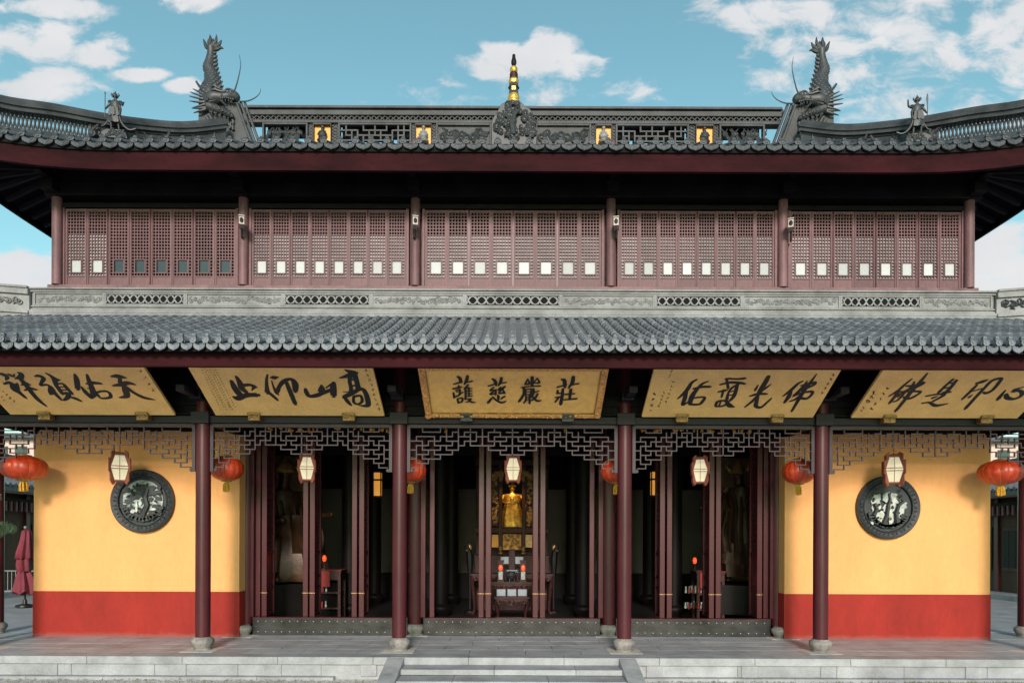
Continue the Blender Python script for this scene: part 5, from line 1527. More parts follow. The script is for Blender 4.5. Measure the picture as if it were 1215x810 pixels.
# ------------------------------------------------------------------ palace lanterns
def palace_meshes():
    fr = MB(); pn_ = MB(); fn = MB()
    zs = [(-.30, .115), (-.03, .185), (.03, .185), (.30, .105)]        # (height, half width) of the glazed body
    def ring(z, h, t):
        fr.box(-h - t, h + t, -h - t, -h + t, z - t, z + t); fr.box(-h - t, h + t, h - t, h + t, z - t, z + t); fr.box(-h - t, -h + t, -h + t, h - t, z - t, z + t); fr.box(h - t, h + t, -h + t, h - t, z - t, z + t)
    for z, h in ((-.30, .115), (-.03, .185), (.03, .185), (.30, .105)): ring(z, h, .010)
    fr.lathe([(.06, .32), (.17, .335), (.15, .36), (.05, .38)], 4, ph=math.pi / 4); fr.lathe([(.05, -.36), (.14, -.34), (.17, -.315), (.1, -.305)], 4, ph=math.pi / 4)
    for a in range(4):
        m = Matrix.Rotation(a * math.pi / 2, 4, 'Z')
        fr.m = pn_.m = fn.m = m
        for (za, ha), (zb, hb) in zip(zs, zs[1:]):
            pn_.add([(-ha, -ha, za), (ha, -ha, za), (hb, -hb, zb), (-hb, -hb, zb)], [(0, 1, 2, 3)])
            fr.tube([(0, -ha - .003, za), (0, -hb - .003, zb)], .008, 4)
            fr.tube([(-ha, -ha, za), (-hb, -hb, zb)], .013, 4)
        fn.m = m @ Matrix.Rotation(math.pi / 4, 4, 'Z')
        fn.prism([(.15, .42), (.25, .36), (.25, .22), (.32, .22), (.32, -.10), (.28, -.12), (.28, -.30), (.22, -.40), (.15, -.36), (.17, -.31), (.265, -.03), (.265, .03), (.155, .31)], -.012, .012)
    fr.m = Matrix.Identity(4)
    co = MB(); co.tube([(0, 0, .37), (0, 0, 1.6)], .008, 5)
    return fr.mesh('frame', M['lanwood']), pn_.mesh('pane', M['lanpane']), fn.mesh('fin', M['lanwood']), co.mesh('cord', M['blackm'])
pmz = palace_meshes()
LYZ = 16.35
for (u, v, s, rzz, lab) in ((142, 558, 1.0, 28, 'wooden palace lantern with cream panes in front of the left round window'),
                           (364, 558, .88, 14, 'wooden palace lantern with cream panes before the doors left of centre'),
                           (608.5, 558, .86, 0, 'wooden palace lantern with cream panes hanging over the central doors before the altar'),
                           (830, 559, .88, -10, 'wooden palace lantern with cream panes before the doors right of centre'),
                           (1060, 557, 1.0, -22, 'wooden palace lantern with cream panes in front of the right round window')):
    p_ = at(u, v - 1.5, LYZ)
    t = thing('palace_lantern', p_, lab, 'lantern', 'wooden palace lanterns hanging under the porch', R(rzz)); t.scale = (s, s, s)
    for nm, me in zip(('frame', 'pane', 'fin', 'cord'), pmz): obj(nm, me, t, keep=False)

# ------------------------------------------------------------------ red lanterns
def red_meshes():
    n = 120; prof = []
    vs = []; fs = []; m = 18
    for i in range(m + 1):
        t = math.pi * (.07 + .86 * i / m)
        r, z = math.sin(t) ** .80, -math.cos(t) * .74
        for k in range(n):
            a = 2 * math.pi * k / n
            g = 1 - .045 * abs(math.cos(a * 8)) ** 6 if False else 1 - .05 * (abs(math.cos(8 * a)) ** 3) * 0 + .035 * abs(math.sin(8 * a)) ** .7
            vs.append((r * g * math.cos(a), r * g * math.sin(a), z))
    for i in range(m):
        for k in range(n):
            k2 = (k + 1) % n; fs.append((i * n + k, i * n + k2, (i + 1) * n + k2, (i + 1) * n + k))
    sh = MB(); sh.add(vs, fs)
    cp = MB()
    cp.lathe([(.30, .66), (.36, .69), (.34, .76), (.2, .80), (.05, .82)], 20); cq = MB(); cq.lathe([(.1, -.80), (.30, -.78), (.36, -.70), (.42, -.64)], 20)
    tr = MB()
    for k in range(30):
        a = 2 * math.pi * k / 30; tr.prism([(-.075, .0), (.075, 0), (.04, -.08), (0, -.12), (-.04, -.08)], -.01, .01)
        for j in range(len(tr.v) - 10, len(tr.v)):
            x, y, z = tr.v[j]; r = .56 - y; tr.v[j] = (r * math.cos(a) - x * math.sin(a), r * math.sin(a) + x * math.cos(a), z - .60 + .1)
    rib = MB()
    for k in range(16):
        a = 2 * math.pi * (k + .0) / 16
        rib.tube([((math.sin(t) ** .80) * 1.006 * math.cos(a), (math.sin(t) ** .80) * 1.006 * math.sin(a), -math.cos(t) * .742) for t in [math.pi * (.07 + .86 * i / 14) for i in range(15)]], .008, 4)
    ta = MB()
    ta.lathe([(.05, -.78), (.06, -.92)], 10)
    rt = random.Random(1)
    for k in range(60):
        a = rt.uniform(0, 6.28); r = rt.uniform(.03, .20)
        ta.tube([(r * .7 * math.cos(a), r * .7 * math.sin(a), -.84), (r * math.cos(a), r * math.sin(a), -1.0), (r * 1.05 * math.cos(a + .1), r * 1.05 * math.sin(a), -1.42 + rt.uniform(0, .08))], [.022, .026, .015], 4)
    co = MB(); co.tube([(0, 0, .78), (0, 0, 2.6)], .012, 5)
    return [('shade', sh.mesh('shade', M['redlan'], True)), ('gilt_cap', cp.mesh('gilt_cap', M['golddull'], True)), ('gilt_cap', cq.mesh('gilt_cap', M['golddull'], True)), ('scalloped_trim', tr.mesh('scalloped_trim', M['lanlow'])), ('gilt_rib', rib.mesh('gilt_rib', M['gold'])),
            ('tassel', ta.mesh('tassel', M['tassel'])), ('cord', co.mesh('cord', M['blackm']))]
rmz = red_meshes()
RYL = 16.35
for (u, v, d, rzz, lab) in ((28, 557, 48.5, 4, 'large red lantern with yellow tassel at the left end of the porch'),
                           (268.5, 557, 37.5, 11, 'red lantern with yellow tassel beside the second column from the left, before the yellow wall'),
                           (487, 558, 36, 2, 'red lantern half hidden behind the column left of the central doors'),
                           (731, 558, 36, 8, 'red lantern half hidden behind the column right of the central doors'),
                           (947.5, 558, 36.5, 5, 'red lantern with yellow tassel beside the column before the right yellow wall'),
                           (1187, 558, 47, 9, 'large red lantern with yellow tassel at the right end of the porch')):
    r = d / 2 * RYL / F
    t = thing('red_lantern', at(u, v, RYL), lab, 'lantern', 'red lanterns hanging under the porch', R(rzz)); t.scale = (r, r, 14.6 / .74 * RYL / F)
    for nm, me in rmz: obj(nm, me, t, keep=False)

# ------------------------------------------------------------------ security cameras on the upper columns
cb = MB(); cb.box(-.05, .05, -.28, .04, -.055, .055); cb.box(-.058, .058, -.31, .05, .055, .066); cbm = cb.mesh('camera_body', M['camw'])
cl = MB(); cl.lathe([(.036, 0), (.036, -.012), (.02, -.014)], 14, (0, -.28, 0), ax='y'); clm = cl.mesh('lens', M['lacq'], True)
ck = MB(); ck.tube([(0, -.02, -.05), (0, .05, -.14), (0, .20, -.14)], .022, 6); ckm = ck.mesh('mount_arm', M['blackm'])
for (u, v, rzz, lab) in ((285.5, 268, 20, 'pale security camera on the upper column between the two left window bays'), (490.5, 268, 12, 'pale security camera on the upper column left of the central windows'),
                         (730, 268, -10, 'pale security camera on the upper column right of the central windows'), (937, 269, -22, 'pale security camera on the upper column between the two right window bays')):
    t = thing('security_camera', at(u, v, 17.08), lab, 'camera', 'security cameras on the upper columns', R(rzz)); t.scale = (1.25, 1, 1.75)
    obj('camera_body', cbm, t, keep=False); obj('lens', clm, t, keep=False); obj('mount_arm', ckm, t, keep=False)
# ------------------------------------------------------------------ inside the hall: altar
FL = .06
def lathe_thing(parent, name, prof, m, c=(0, 0, 0), n=18):
    b = MB(); b.lathe(prof, n, c); return obj(name, b.mesh(name, m, True), parent, keep=False)
def table(t, w, d, h, m, carved=True):
    b = MB(); b.box(-w / 2, w / 2, -d / 2, d / 2, h - .06, h); b.box(-w / 2 + .04, w / 2 - .04, -d / 2 + .03, d / 2 - .03, h - .10, h - .06)
    o = obj('table_top', b.mesh('table_top', m), t, keep=False)
    for sx in (-1, 1):
        for sy in (-1, 1):
            b = MB(); x, y = sx * (w / 2 - .09), sy * (d / 2 - .07)
            b.tube(catmull([(x, y, h - .12), (x + sx * .05, y, h - .22), (x, y, h * .42), (x - sx * .02, y, .12), (x + sx * .05, y, 0)], 4), [.075, .072, .07, .07, .066, .06, .055, .052, .05, .045, .042, .042, .045, .05, .06, .065, .065][:17], 7)
            obj('leg', b.mesh('leg', m, True), t, keep=False)
    if carved:
        b = MB(); rq = random.Random(3)
        n = max(4, int(w / .12))
        for k in range(n): scroll(b, -w / 2 + w * (k + .5) / n, -d / 2 - .005, h - .16, .055, 1.2, rq.uniform(0, 6), (-1) ** k, .022, 9)
        b.prism([(-w / 2 + .05, h - .09), (w / 2 - .05, h - .09), (w / 2 - .12, h - .22), (w * .2, h - .19), (0, h - .25), (-w * .2, h - .19), (-w / 2 + .12, h - .22)], -d / 2 + .005, -d / 2 + .03)
        obj('carved_apron', b.mesh('carved_apron', m, True), t, keep=False)
AT = thing('altar_table', (.0, 20.3, FL), 'low carved rosewood altar table in front of the shrine', 'table'); table(AT, 1.02, .6, .72, M['altar'])
for k, lab in ((-1, 'left of the three pale framed cards on the front altar table'), (0, 'middle of the three pale framed cards on the front altar table'), (1, 'right of the three pale framed cards on the front altar table')):
    t = thing('framed_card', (k * .31, 20.12, FL + .72), lab, 'card', 'cards on the altar table')
    b = MB(); b.box(-.145, .145, 0, .025, 0, .23); obj('frame', b.mesh('frame', M['altar']), t, keep=False)
    b = MB(); b.box(-.125, .125, -.006, .0, .02, .21); obj('card_face', b.mesh('card_face', M['glossw']), t, keep=False)
A2 = thing('offering_table', (.0, 21.4, FL), 'taller carved offering table behind the low altar table', 'table'); table(A2, 1.5, .7, 1.08, M['altar'])
for s, lab in ((-1, 'tall red flame lamp at the left of the offering table'), (1, 'tall red flame lamp at the right of the offering table')):
    t = thing('candle_lamp', (s * .345, 21.15, FL + 1.08), lab, 'lamp', 'red flame lamps on the offering table')
    b = MB(); b.box(-.085, .085, -.085, .085, 0, .62); b.box(-.10, .10, -.10, .10, 0, .05); b.box(-.10, .10, -.1, .1, .60, .66); obj('lamp_case', b.mesh('lamp_case', M['altar']), t, keep=False)
    b = MB(); b.box(-.06, .06, -.094, -.087, .08, .32); obj('lamp_panel', b.mesh('lamp_panel', M['jade']), t, keep=False)
    b = MB(); b.ball((0, -.10, .43), .07, 10, (.8, .3, 1.3)); obj('flame', b.mesh('flame', M['ledred'], True), t, keep=False)
t = thing('incense_burner', (-.02, 21.2, FL + 1.08), 'dark bronze incense burner between the red lamps', 'burner')
lathe_thing(t, 'bowl', [(.08, .06), (.15, .12), (.17, .2), (.13, .27), (.12, .29), (.15, .32)], M['ironrim'])
b = MB()
for k in range(3):
    a = 2.1 * k; b.tube([(.09 * math.cos(a), .09 * math.sin(a), .1), (.11 * math.cos(a), .11 * math.sin(a), 0)], [.03, .02], 6)
for s in (-1, 1): b.tube([(s * .15, 0, .28), (s * .22, 0, .34), (s * .19, 0, .42)], .018, 5)
obj('feet_and_handles', b.mesh('feet_and_handles', M['ironrim'], True), t, keep=False)
t = thing('spirit_tablet', (0, 22.0, FL + 1.30), 'upright dark tablet with pale cards in the middle of the altar', 'tablet')
b = MB(); b.box(-.09, .09, 0, .08, 0, .78); b.box(-.40, .40, -.05, .12, 0, .12); obj('tablet_board', b.mesh('tablet_board', M['altar']), t, keep=False)
b = MB(); b.box(-.36, -.11, -.02, 0, .30, .52); obj('card_face', b.mesh('card_face', M['glossw']), t, keep=False)
for q_ in ((.11, .36, -.02, 0, .30, .52), (-.16, .2, -.07, -.05, .02, .10)):
    b = MB(); b.box(*q_); obj('card_face', b.mesh('card_face', M['glossw']), t, keep=False)
A3 = thing('altar_counter', (0, 22.2, FL), 'long carved counter carrying the shrine tablets', 'counter'); table(A3, 2.6, .7, 1.28, M['altar'])

# shrine cabinet with the gilded figure
SHY = 23.0; sp_ = SHY / F
def sz(v): return zat(v, SHY)
S = thing('shrine_cabinet', (0, SHY, FL), 'dark shrine cabinet with gilded side panels behind the altar', 'shrine')
def spt(name, b, m, smooth=False, bevel=0): return part(name, b, m, S, smooth, bevel)
b = MB(); b.box(-1.25, 1.25, SHY + .8, SHY + .9, FL, 5.4); b.box(-1.25, 1.25, SHY, SHY + .8, FL, 1.9); b.box(-1.25, 1.25, SHY - .05, SHY + .8, 4.9, 5.1); b.box(-1.25, 1.25, SHY - .02, SHY + .8, sz(632), sz(626)); spt('cabinet_body', b, M['altar'], bevel=.01)
for s in (-1, 1):
    for o0, o1 in ((11.5, 16), (26, 30)):
        b = MB(); x0, x1 = sorted((s * o0 * sp_, s * o1 * sp_)); b.box(x0, x1, SHY - .06, SHY + .05, 1.9, 4.9); spt('cabinet_post', b, M['altar'], bevel=.01)
    for va, vb in ((569, 598), (600, 624)):
        b = MB(); x0, x1 = sorted((s * 16.5 * sp_, s * 25 * sp_)); b.box(x0, x1, SHY + .0, SHY + .04, sz(vb), sz(va))
        q = spt('side_panel', b, M['altar']); b = MB(); rq = random.Random(va + s)
        for k in range(26): scroll(b, rq.uniform(x0 + .04, x1 - .04), SHY - .02, rq.uniform(sz(vb) + .04, sz(va) - .04), rq.uniform(.03, .06), 1.1, rq.uniform(0, 6), 1, .016, 7)
        part('gilt_carving', b, M['golddull'], q, smooth=True, stuff=True)
    b = MB(); x0, x1 = sorted((s * 12 * sp_, s * 24 * sp_)); b.box(x0, x1, SHY + .1, SHY + .14, sz(649), sz(634)); spt('gilt_panel', b, M['golddull' if s > 0 else 'niche'])
    b = MB(); rq = random.Random(12)
    for k in range(22): scroll(b, s * rq.uniform(.33, .75), SHY - .08, sz(565) + rq.uniform(-.12, .15), .07, 1.2, rq.uniform(0, 6), s, .024, 8)
    spt('gilt_crest', b, M['golddull'], True)
    b = MB(); b.ball((s * .38, SHY - .12, sz(651)), .06, 8, (1, 1, 1.6)); b.ball((s * .38, SHY - .12, sz(656)), .08, 8, (1, 1, .5)); spt('gilt_post_knob', b, M['golddull'], True)
b = MB(); b.box(-11 * sp_, 11 * sp_, SHY + .3, SHY + .34, sz(652), sz(633)); spt('lower_niche', b, M['niche'])
# lower relief figure
b = MB(); rq = random.Random(15)
for k in range(40): scroll(b, rq.uniform(-.27, .27), SHY + .27, sz(650) + rq.uniform(0, .45), rq.uniform(.03, .06), 1, rq.uniform(0, 6), 1, .02, 7)
spt('niche_carving', b, M['golddull'], True)
BU = thing('gilded_buddha', (0, SHY + .25, sz(625)), 'gilded standing figure glinting inside the shrine', 'statue')
BUm = M['gold']
H_ = sz(574) - sz(625); k_ = H_ / 1.72
J = dict(pelvis=(0, 0, .78), waist=(0, 0, .95), chest=(0, -.01, 1.22), neck=(0, -.01, 1.42), head=(0, -.03, 1.54), crown=(0, -.02, 1.66),
         shl=(-.22, 0, 1.30), ell=(-.40, -.06, 1.04), wrl=(-.20, -.26, .96), hal=(-.06, -.28, .98), shr=(.22, 0, 1.30), elr=(.42, -.04, 1.12), wrr=(.44, -.16, 1.42), har=(.43, -.18, 1.54),
         hipl=(-.1, 0, .7), knl=(-.12, -.02, .38), anl=(-.12, 0, .06), tol=(-.13, -.12, .03), hipr=(.1, 0, .7), knr=(.12, -.02, .38), anr=(.12, 0, .06), tor=(.13, -.12, .03))
human(BU, J, BUm); face(BU, (0, -.03, 1.54), BUm)
b = MB(); b.lathe([(.40, 0), (.42, .05), (.36, .3), (.31, .6), (.26, .85), (.22, 1.0)], 28)
for i, p_ in enumerate(b.v):
    a = math.atan2(p_[1], p_[0]); q = 1 + .08 * math.cos(9 * a + 2 * p_[2]); b.v[i] = (p_[0] * q, p_[1] * .7 * q, p_[2])
b2 = b; obj('robe', b.mesh('robe', BUm, True), BU, keep=False)
b = MB(); b.lathe([(.27, 1.30), (.31, 1.2), (.30, 1.05), (.24, .92)], 22); b.v = [(x, y * .72, z) for x, y, z in b.v]
for s in (-1, 1): b.tube(catmull([(s * .26, -.02, 1.3), (s * .42, -.06, 1.0), (s * .50, -.05, .6), (s * .40, -.05, .2)], 5), .055, 6)
b.ball((0, -.22, 1.12), .07, 10, (1, .5, 1)); obj('drapery', b.mesh('drapery', BUm, True), BU, keep=False)
b = MB(); b.lathe([(.09, 1.60), (.12, 1.64), (.10, 1.70), (.05, 1.76), (.01, 1.82)], 12, (0, -.02, 0))
for k in range(5): b.ball((-.1 + .05 * k, -.09, 1.66), .028, 6)
obj('crown', b.mesh('crown', BUm, True), BU, keep=False)
BU.scale = (k_ * 1.22, k_, k_)
b = MB(); b.box(-12 * sp_, 12 * sp_, SHY + .74, SHY + .78, sz(625), sz(571)); spt('niche_back', b, M['lacq'])
# the shrine's own small spot lamp, as lit in the photograph
L_ = bpy.data.lights.new('shrine_lamp', 'SPOT'); L_.energy = 55; L_.color = (1, .62, .26); L_.shadow_soft_size = .05; L_.spot_size = R(60); L_.spot_blend = .6
Lo = bpy.data.objects.new('shrine_lamp', L_); COL.objects.link(Lo); Lo.location = (0, 22.2, 4.75); Lo.rotation_euler = (R(32), 0, 0)
for s, lab in ((-1, 'dark banner stand with gilt tip left of the shrine'), (1, 'dark banner stand with gilt tip right of the shrine')):
    t = thing('banner_stand', (s * 1.36, 22.4, FL), lab, 'stand', 'banner stands beside the shrine')
    b = MB(); b.tube(catmull([(0, 0, 0), (0, 0, 1.2), (s * .02, 0, 1.9), (s * .12, -.05, 2.2)], 4), [.05, .05, .05, .06, .08, .10, .12, .12, .11, .1, .09, .07, .05], 8); b.lathe([(.2, 0), (.18, .06), (.06, .1)], 14); obj('stand', b.mesh('stand', M['lacq'], True), t, keep=False)
    b = MB(); b.ball((s * .02, -.05, 2.1), .06, 8, (1.3, .6, 2.0)); b.ball((s * .1, -.06, 2.02), .045, 8); obj('gilt_tip', b.mesh('gilt_tip', M['golddull'], True), t, keep=False)

# small gilt blobs on the door lintel, glints put into their bright colour
bs = MB(); bs.ball((0, 0, 0), .05, 6, (.8, .5, 1.4)); bs.ball((.05, -.01, -.03), .03, 6); bsm = bs.mesh('gilt_glint', M['niche'], True)
rb = random.Random(17)
for xa, xb, n in ((-6.3, -2.8, 15), (2.75, 6.4, 15), (-1.9, 1.9, 2)):
    for k in range(n):
        x = xa + (xb - xa) * (k + rb.uniform(.1, .9)) / n
        obj('gilt_glint', bsm, HALL, (x, 17.5, zat(508, 17.5) + rb.uniform(-.05, .04)), rot=(0, rb.uniform(-.5, .5), rb.uniform(0, 3)), scale=rb.uniform(.8, 1.5))

# guardian statues in the side bays
def guardian(loc, sx, label, seated):
    G = thing('guardian_statue', loc, label, 'statue', 'guardian statues in the side bays')
    if seated:
        J = dict(pelvis=(0, 0, .52), waist=(0, 0, .66), chest=(0, -.02, .94), neck=(0, -.03, 1.13), head=(0, -.06, 1.25), crown=(0, -.05, 1.36),
                 shl=(-.21, 0, 1.03), ell=(-.30, -.14, .78), wrl=(-.18, -.36, .72), hal=(-.10, -.42, .72), shr=(.21, 0, 1.03), elr=(.32, -.14, .80), wrr=(.40, -.40, .78), har=(.43, -.50, .80),
                 hipl=(-.10, -.06, .48), knl=(-.22, -.44, .50), anl=(-.22, -.46, .10), tol=(-.24, -.60, .04), hipr=(.10, -.06, .48), knr=(.22, -.44, .50), anr=(.22, -.46, .10), tor=(.24, -.60, .04))
    else:
        J = dict(pelvis=(0, 0, .92), waist=(0, 0, 1.06), chest=(0, -.02, 1.32), neck=(-.02, -.02, 1.50), head=(-.04, -.05, 1.62), crown=(-.05, -.04, 1.73),
                 shl=(-.21, 0, 1.40), ell=(-.34, -.12, 1.20), wrl=(-.52, -.30, 1.14), hal=(-.60, -.34, 1.13), shr=(.21, 0, 1.40), elr=(.34, -.02, 1.16), wrr=(.28, -.2, 1.0), har=(.24, -.26, .98),
                 hipl=(-.1, 0, .86), knl=(-.16, -.10, .48), anl=(-.17, 0, .08), tol=(-.19, -.14, .04), hipr=(.1, 0, .86), knr=(.14, -.04, .48), anr=(.15, .02, .08), tor=(.18, -.12, .04))
    human(G, J, M['robe']); h = J['head']; face(G, h, M['skin'])['kind'] = 'stuff'
    b = MB(); n = 26
    if seated: prof = [(.44, .02), (.46, .12), (.42, .34), (.34, .52), (.25, .66), (.22, .78)]
    else: prof = [(.30, .10), (.34, .30), (.31, .6), (.26, .9), (.22, 1.08)]
    b.lathe(prof, n, (0, -.12 if seated else 0, 0))
    for i, p_ in enumerate(b.v):
        a = math.atan2(p_[1], p_[0]); q = 1 + .10 * math.cos(9 * a + 5 * p_[2]) + .05 * math.cos(17 * a - 4 * p_[2]); b.v[i] = (p_[0] * q, p_[1] * q * (.9 if seated else .75), p_[2])
    obj('robe', b.mesh('robe', M['robe'], True), G, keep=False)
    b = MB(); cz = h[2]; b.lathe([(.11, .03), (.13, .06), (.10, .13), (.05, .19), (.01, .24)], 14, (h[0], h[1], cz))
    for k in (-1, 1): b.tube([(h[0] + k * .10, h[1], cz + .05), (h[0] + k * .17, h[1], cz + .14), (h[0] + k * .13, h[1], cz + .22)], [.03, .035, .01], 6)
    obj('crown', b.mesh('crown', M['golddull'], True), G, keep=False)
    b = MB(); c0 = J['chest']
    for k in (-1, 1): b.tube(catmull([(k * .2, -.06, c0[2] + .12), (k * .32, -.1, c0[2] - .1), (k * .42, -.14, c0[2] - .42), (k * .36, -.2, c0[2] - .7)], 5), .05, 6)
    for k in range(7): b.tube(catmull([(-.24 + .08 * k, -.20, c0[2] + .05 - .02 * k), (-.20 + .07 * k, -.30, c0[2] - .25), (-.26 + .09 * k, -.44 if seated else -.30, c0[2] - .55), (-.22 + .08 * k, -.5 if seated else -.3, c0[2] - .85)], 5), .022, 5)
    b.lathe([(.20, c0[2] - .18), (.225, c0[2]), (.20, c0[2] + .12)], 18); b.v = [(x, y * .8, z) for x, y, z in b.v]
    obj('drapery', b.mesh('drapery', M['robe'], True), G, keep=False)
    b = MB(); b.prism([(-.5, -.42), (.5, -.42), (.46, -.06), (.5, .0), (-.5, .0), (-.46, -.06)], -.62, .4); obj('pedestal', b.mesh('pedestal', M['lacq']), G, keep=False)
    return G
gd = guardian((-6.95, 20.9, 1.15), -1, 'large seated statue in brown gilt robes inside the left doors', True); gd.scale = (2.55,) * 3; gd.rotation_euler = (0, 0, R(35))
gd = guardian((6.95, 20.9, 1.15), 1, 'large standing statue in brown gilt robes with one arm out inside the right doors', False); gd.scale = (2.0,) * 3; gd.rotation_euler = (0, 0, R(-18))
# side offering tables with red lamps
for sx, X, lab in ((-1, -5.35, 'red covered offering table inside the left doors'), (1, 5.75, 'red covered offering table inside the right doors')):
    t = thing('side_table', (X, 20.2, FL), lab, 'table', 'offering tables in the side bays')
    b = MB(); b.box(-.42, .42, -.35, .35, 1.42, 1.48); b.box(-.40, .40, -.33, .33, 1.2, 1.42); obj('table_top', b.mesh('table_top', M['altar']), t, keep=False)
    for k in (-1, 1):
        for q in (-1, 1): b = MB(); b.box(k * .36 - .04, k * .36 + .04, q * .28 - .04, q * .28 + .04, 0, 1.2); obj('leg', b.mesh('leg', M['altar']), t, keep=False)
    for z in (.35, .8): b = MB(); b.box(-.36, .36, -.28, .28, z, z + .05); obj('shelf', b.mesh('shelf', M['altar']), t, keep=False)
    b = MB(); b.box(-.32, .1, -.365, -.352, 1.0, 1.45)
    b.box(-.44, .44, -.37, .37, 1.482, 1.492); obj('table_cloth', b.mesh('table_cloth', M['cloth_r'], False), t, keep=False)
for (u, v, lab) in ((385, 663, 'red flame lamp on the left side table, the taller one'), (374.5, 666, 'small red flame lamp on the left side table'), (824.5, 664, 'red flame lamp on the right side table')):
    p_ = at(u, v, 20.0)
    t = thing('flame_lamp', (p_.x, p_.y, FL + 1.492), lab, 'lamp', 'red flame lamps on the side tables')
    hh = p_.z - (FL + 1.492)
    lathe_thing(t, 'lamp_stand', [(.07, 0), (.06, .03), (.02, .06), (.02, hh * .55), (.05, hh * .7), (.05, hh - .08)], M['ironrim'], n=12)
    b = MB(); b.ball((0, 0, hh), .075, 10, (.75, .75, 1.3)); obj('flame', b.mesh('flame', M['ledred'], True), t, keep=False)
for (u, v, lab) in ((376, 690, 'row of small offerings and red candles on the left side table shelf'), (825, 700, 'row of small offerings on the right side table shelf')):
    for sh_ in (.40, .85):
        p_ = at(u, v, 20.0)
        t = thing('offering_set', (p_.x, 20.05, FL + sh_), lab.replace('shelf', 'upper shelf' if sh_ > .5 else 'lower shelf'), 'offerings', 'offerings on the side tables')
        b = MB(); rq = random.Random(int(u + sh_ * 10))
        for k in range(7):
            x = -.27 + .09 * k; b.lathe([(.025, 0), (.035, .04), (.02, .12), (.03, .16 + rq.uniform(0, .06))], 8, (x, rq.uniform(-.12, .1), 0))
        obj('cup', b.mesh('cup', M['jade'], True), t, keep=False)
        b = MB()
        for k in range(4): b.lathe([(.028, 0), (.028, .16), (.01, .18)], 8, (-.22 + .14 * k, -.2, 0))
        obj('red_candle', b.mesh('red_candle', M['ledred'] if False else M['cloth_r'], True), t, keep=False)
for (u, v, sx, lab) in ((448, 575, -1, 'glowing orange box lamp inside the doors left of centre'), (776.5, 573, 1, 'glowing orange box lamp inside the doors right of centre')):
    Y = 19.4; p_ = at(u, v, Y)
    t = thing('box_lamp', (p_.x, Y, p_.z), lab, 'lamp', 'orange box lamps on the hall columns')
    b = MB(); b.box(-.10, .10, -.10, .10, -.34, .34); obj('lamp_pane', b.mesh('lamp_pane', M['orange']), t, keep=False)
    b = MB()
    for z in (-.35, .12, .35): b.box(-.12, .12, -.12, .12, z - .025, z + .025)
    for a in (-1, 1):
        for c_ in (-1, 1): b.box(a * .105 - .015, a * .105 + .015, c_ * .105 - .015, c_ * .105 + .015, -.34, .34)
    obj('lamp_frame', b.mesh('lamp_frame', M['lacq']), t, keep=False)
    b = MB(); b.tube([(0, 0, .35), (0, 0, .60), (sx * -.25, 0, .62), (sx * -.32, 0, .5)], .025, 6); obj('bracket', b.mesh('bracket', M['lacq'], True), t, keep=False)

# ------------------------------------------------------------------ what shows past the two ends of the porch
def side_hall(sx, label):
    H = thing('side_hall', (sx * 26, 36, 0), label, 'building', 'side halls beyond the porch ends')
    X = sx * 21.5
    def hb(name, x0, x1, y0, y1, z0, z1, m, bevel=0, parent=H):
        b = MB(); a, c = sorted((x0, x1)); b.box(a, c, y0, y1, z0, z1); return part(name, b, m, parent, bevel=bevel)
    w = hb('wall', X, sx * 31, 24, 52, -.1, 4.3, M['woodb'])
    hb('plinth', X - sx * 1.2, X - sx * .0, 23.5, 52, -.1, .18, M['stone'])
    for k in range(14):
        y = 24.4 + 2.0 * k
        hb('post', X - sx * .12, X, y - .12, y + .12, .18, 4.3, M['maroon'], .01)
        if sx > 0 or k % 2:
            fr = hb('window', X - sx * .06, X - sx * .002, y + .35, y + 1.7, 1.1, 3.0, M['woodb'], .01)
            for q in range(3): hb('pane', X - sx * .075, X - sx * .061, y + .45 + .41 * q, y + .80 + .41 * q, 1.25, 2.85, M['lacq'], 0, fr)
    hb('eave_beam', X - sx * .5, X - sx * .1, 24, 52, 3.55, 4.05, M['dark'])
    l = MB()
    for k in range(90):
        y = 24.2 + .3 * k; l.box(*sorted((X - sx * .62, X - sx * .52)), y - .05, y + .05, 3.5, 3.9)
    part('bracket_row', l, M['maroon_w'], H, stuff=True)
    b = MB(); q = [(X - sx * 1.6, 4.45), (X - sx * 1.6, 4.25), (sx * 27, 5.9), (sx * 27, 6.2)]
    vs = [(x, 23.2, z) for x, z in q] + [(x, 53, z) for x, z in q]
    b.add(vs, [(0, 1, 2, 3), (7, 6, 5, 4), (0, 3, 7, 4), (3, 2, 6, 7), (2, 1, 5, 6), (1, 0, 4, 5)])
    rf_ = part('roof', b, M['tile'], H)
    l = MB()
    for k in range(100):
        y = 23.3 + .3 * k; l.tube([(X - sx * 1.65, y, 4.50), (sx * 24, y, 5.28), (sx * 27, y, 6.28)], .085, 6)
    part('cover_tile_rows', l, M['tile_low'], rf_, smooth=True, stuff=True)
    hb('roof_ridge', sx * 26.6, sx * 27.4, 23, 53, 6.1, 6.75, M['ridge'], .02, rf_)
    b = MB(); q = [(sx * 27, 6.2), (sx * 27, 5.9), (sx * 33, 4.3), (sx * 33, 4.5)]
    vs = [(x, 23.2, z) for x, z in q] + [(x, 53, z) for x, z in q]
    b.add(vs, [(3, 2, 1, 0), (4, 5, 6, 7), (4, 7, 3, 0), (7, 6, 2, 3), (6, 5, 1, 2), (5, 4, 0, 1)]); part('rear_slope', b, M['tile'], rf_)
    return H
side_hall(-1, 'brown timber side hall with tiled roof seen past the left end of the porch')
side_hall(1, 'brown timber side hall with windows seen past the right end of the porch')
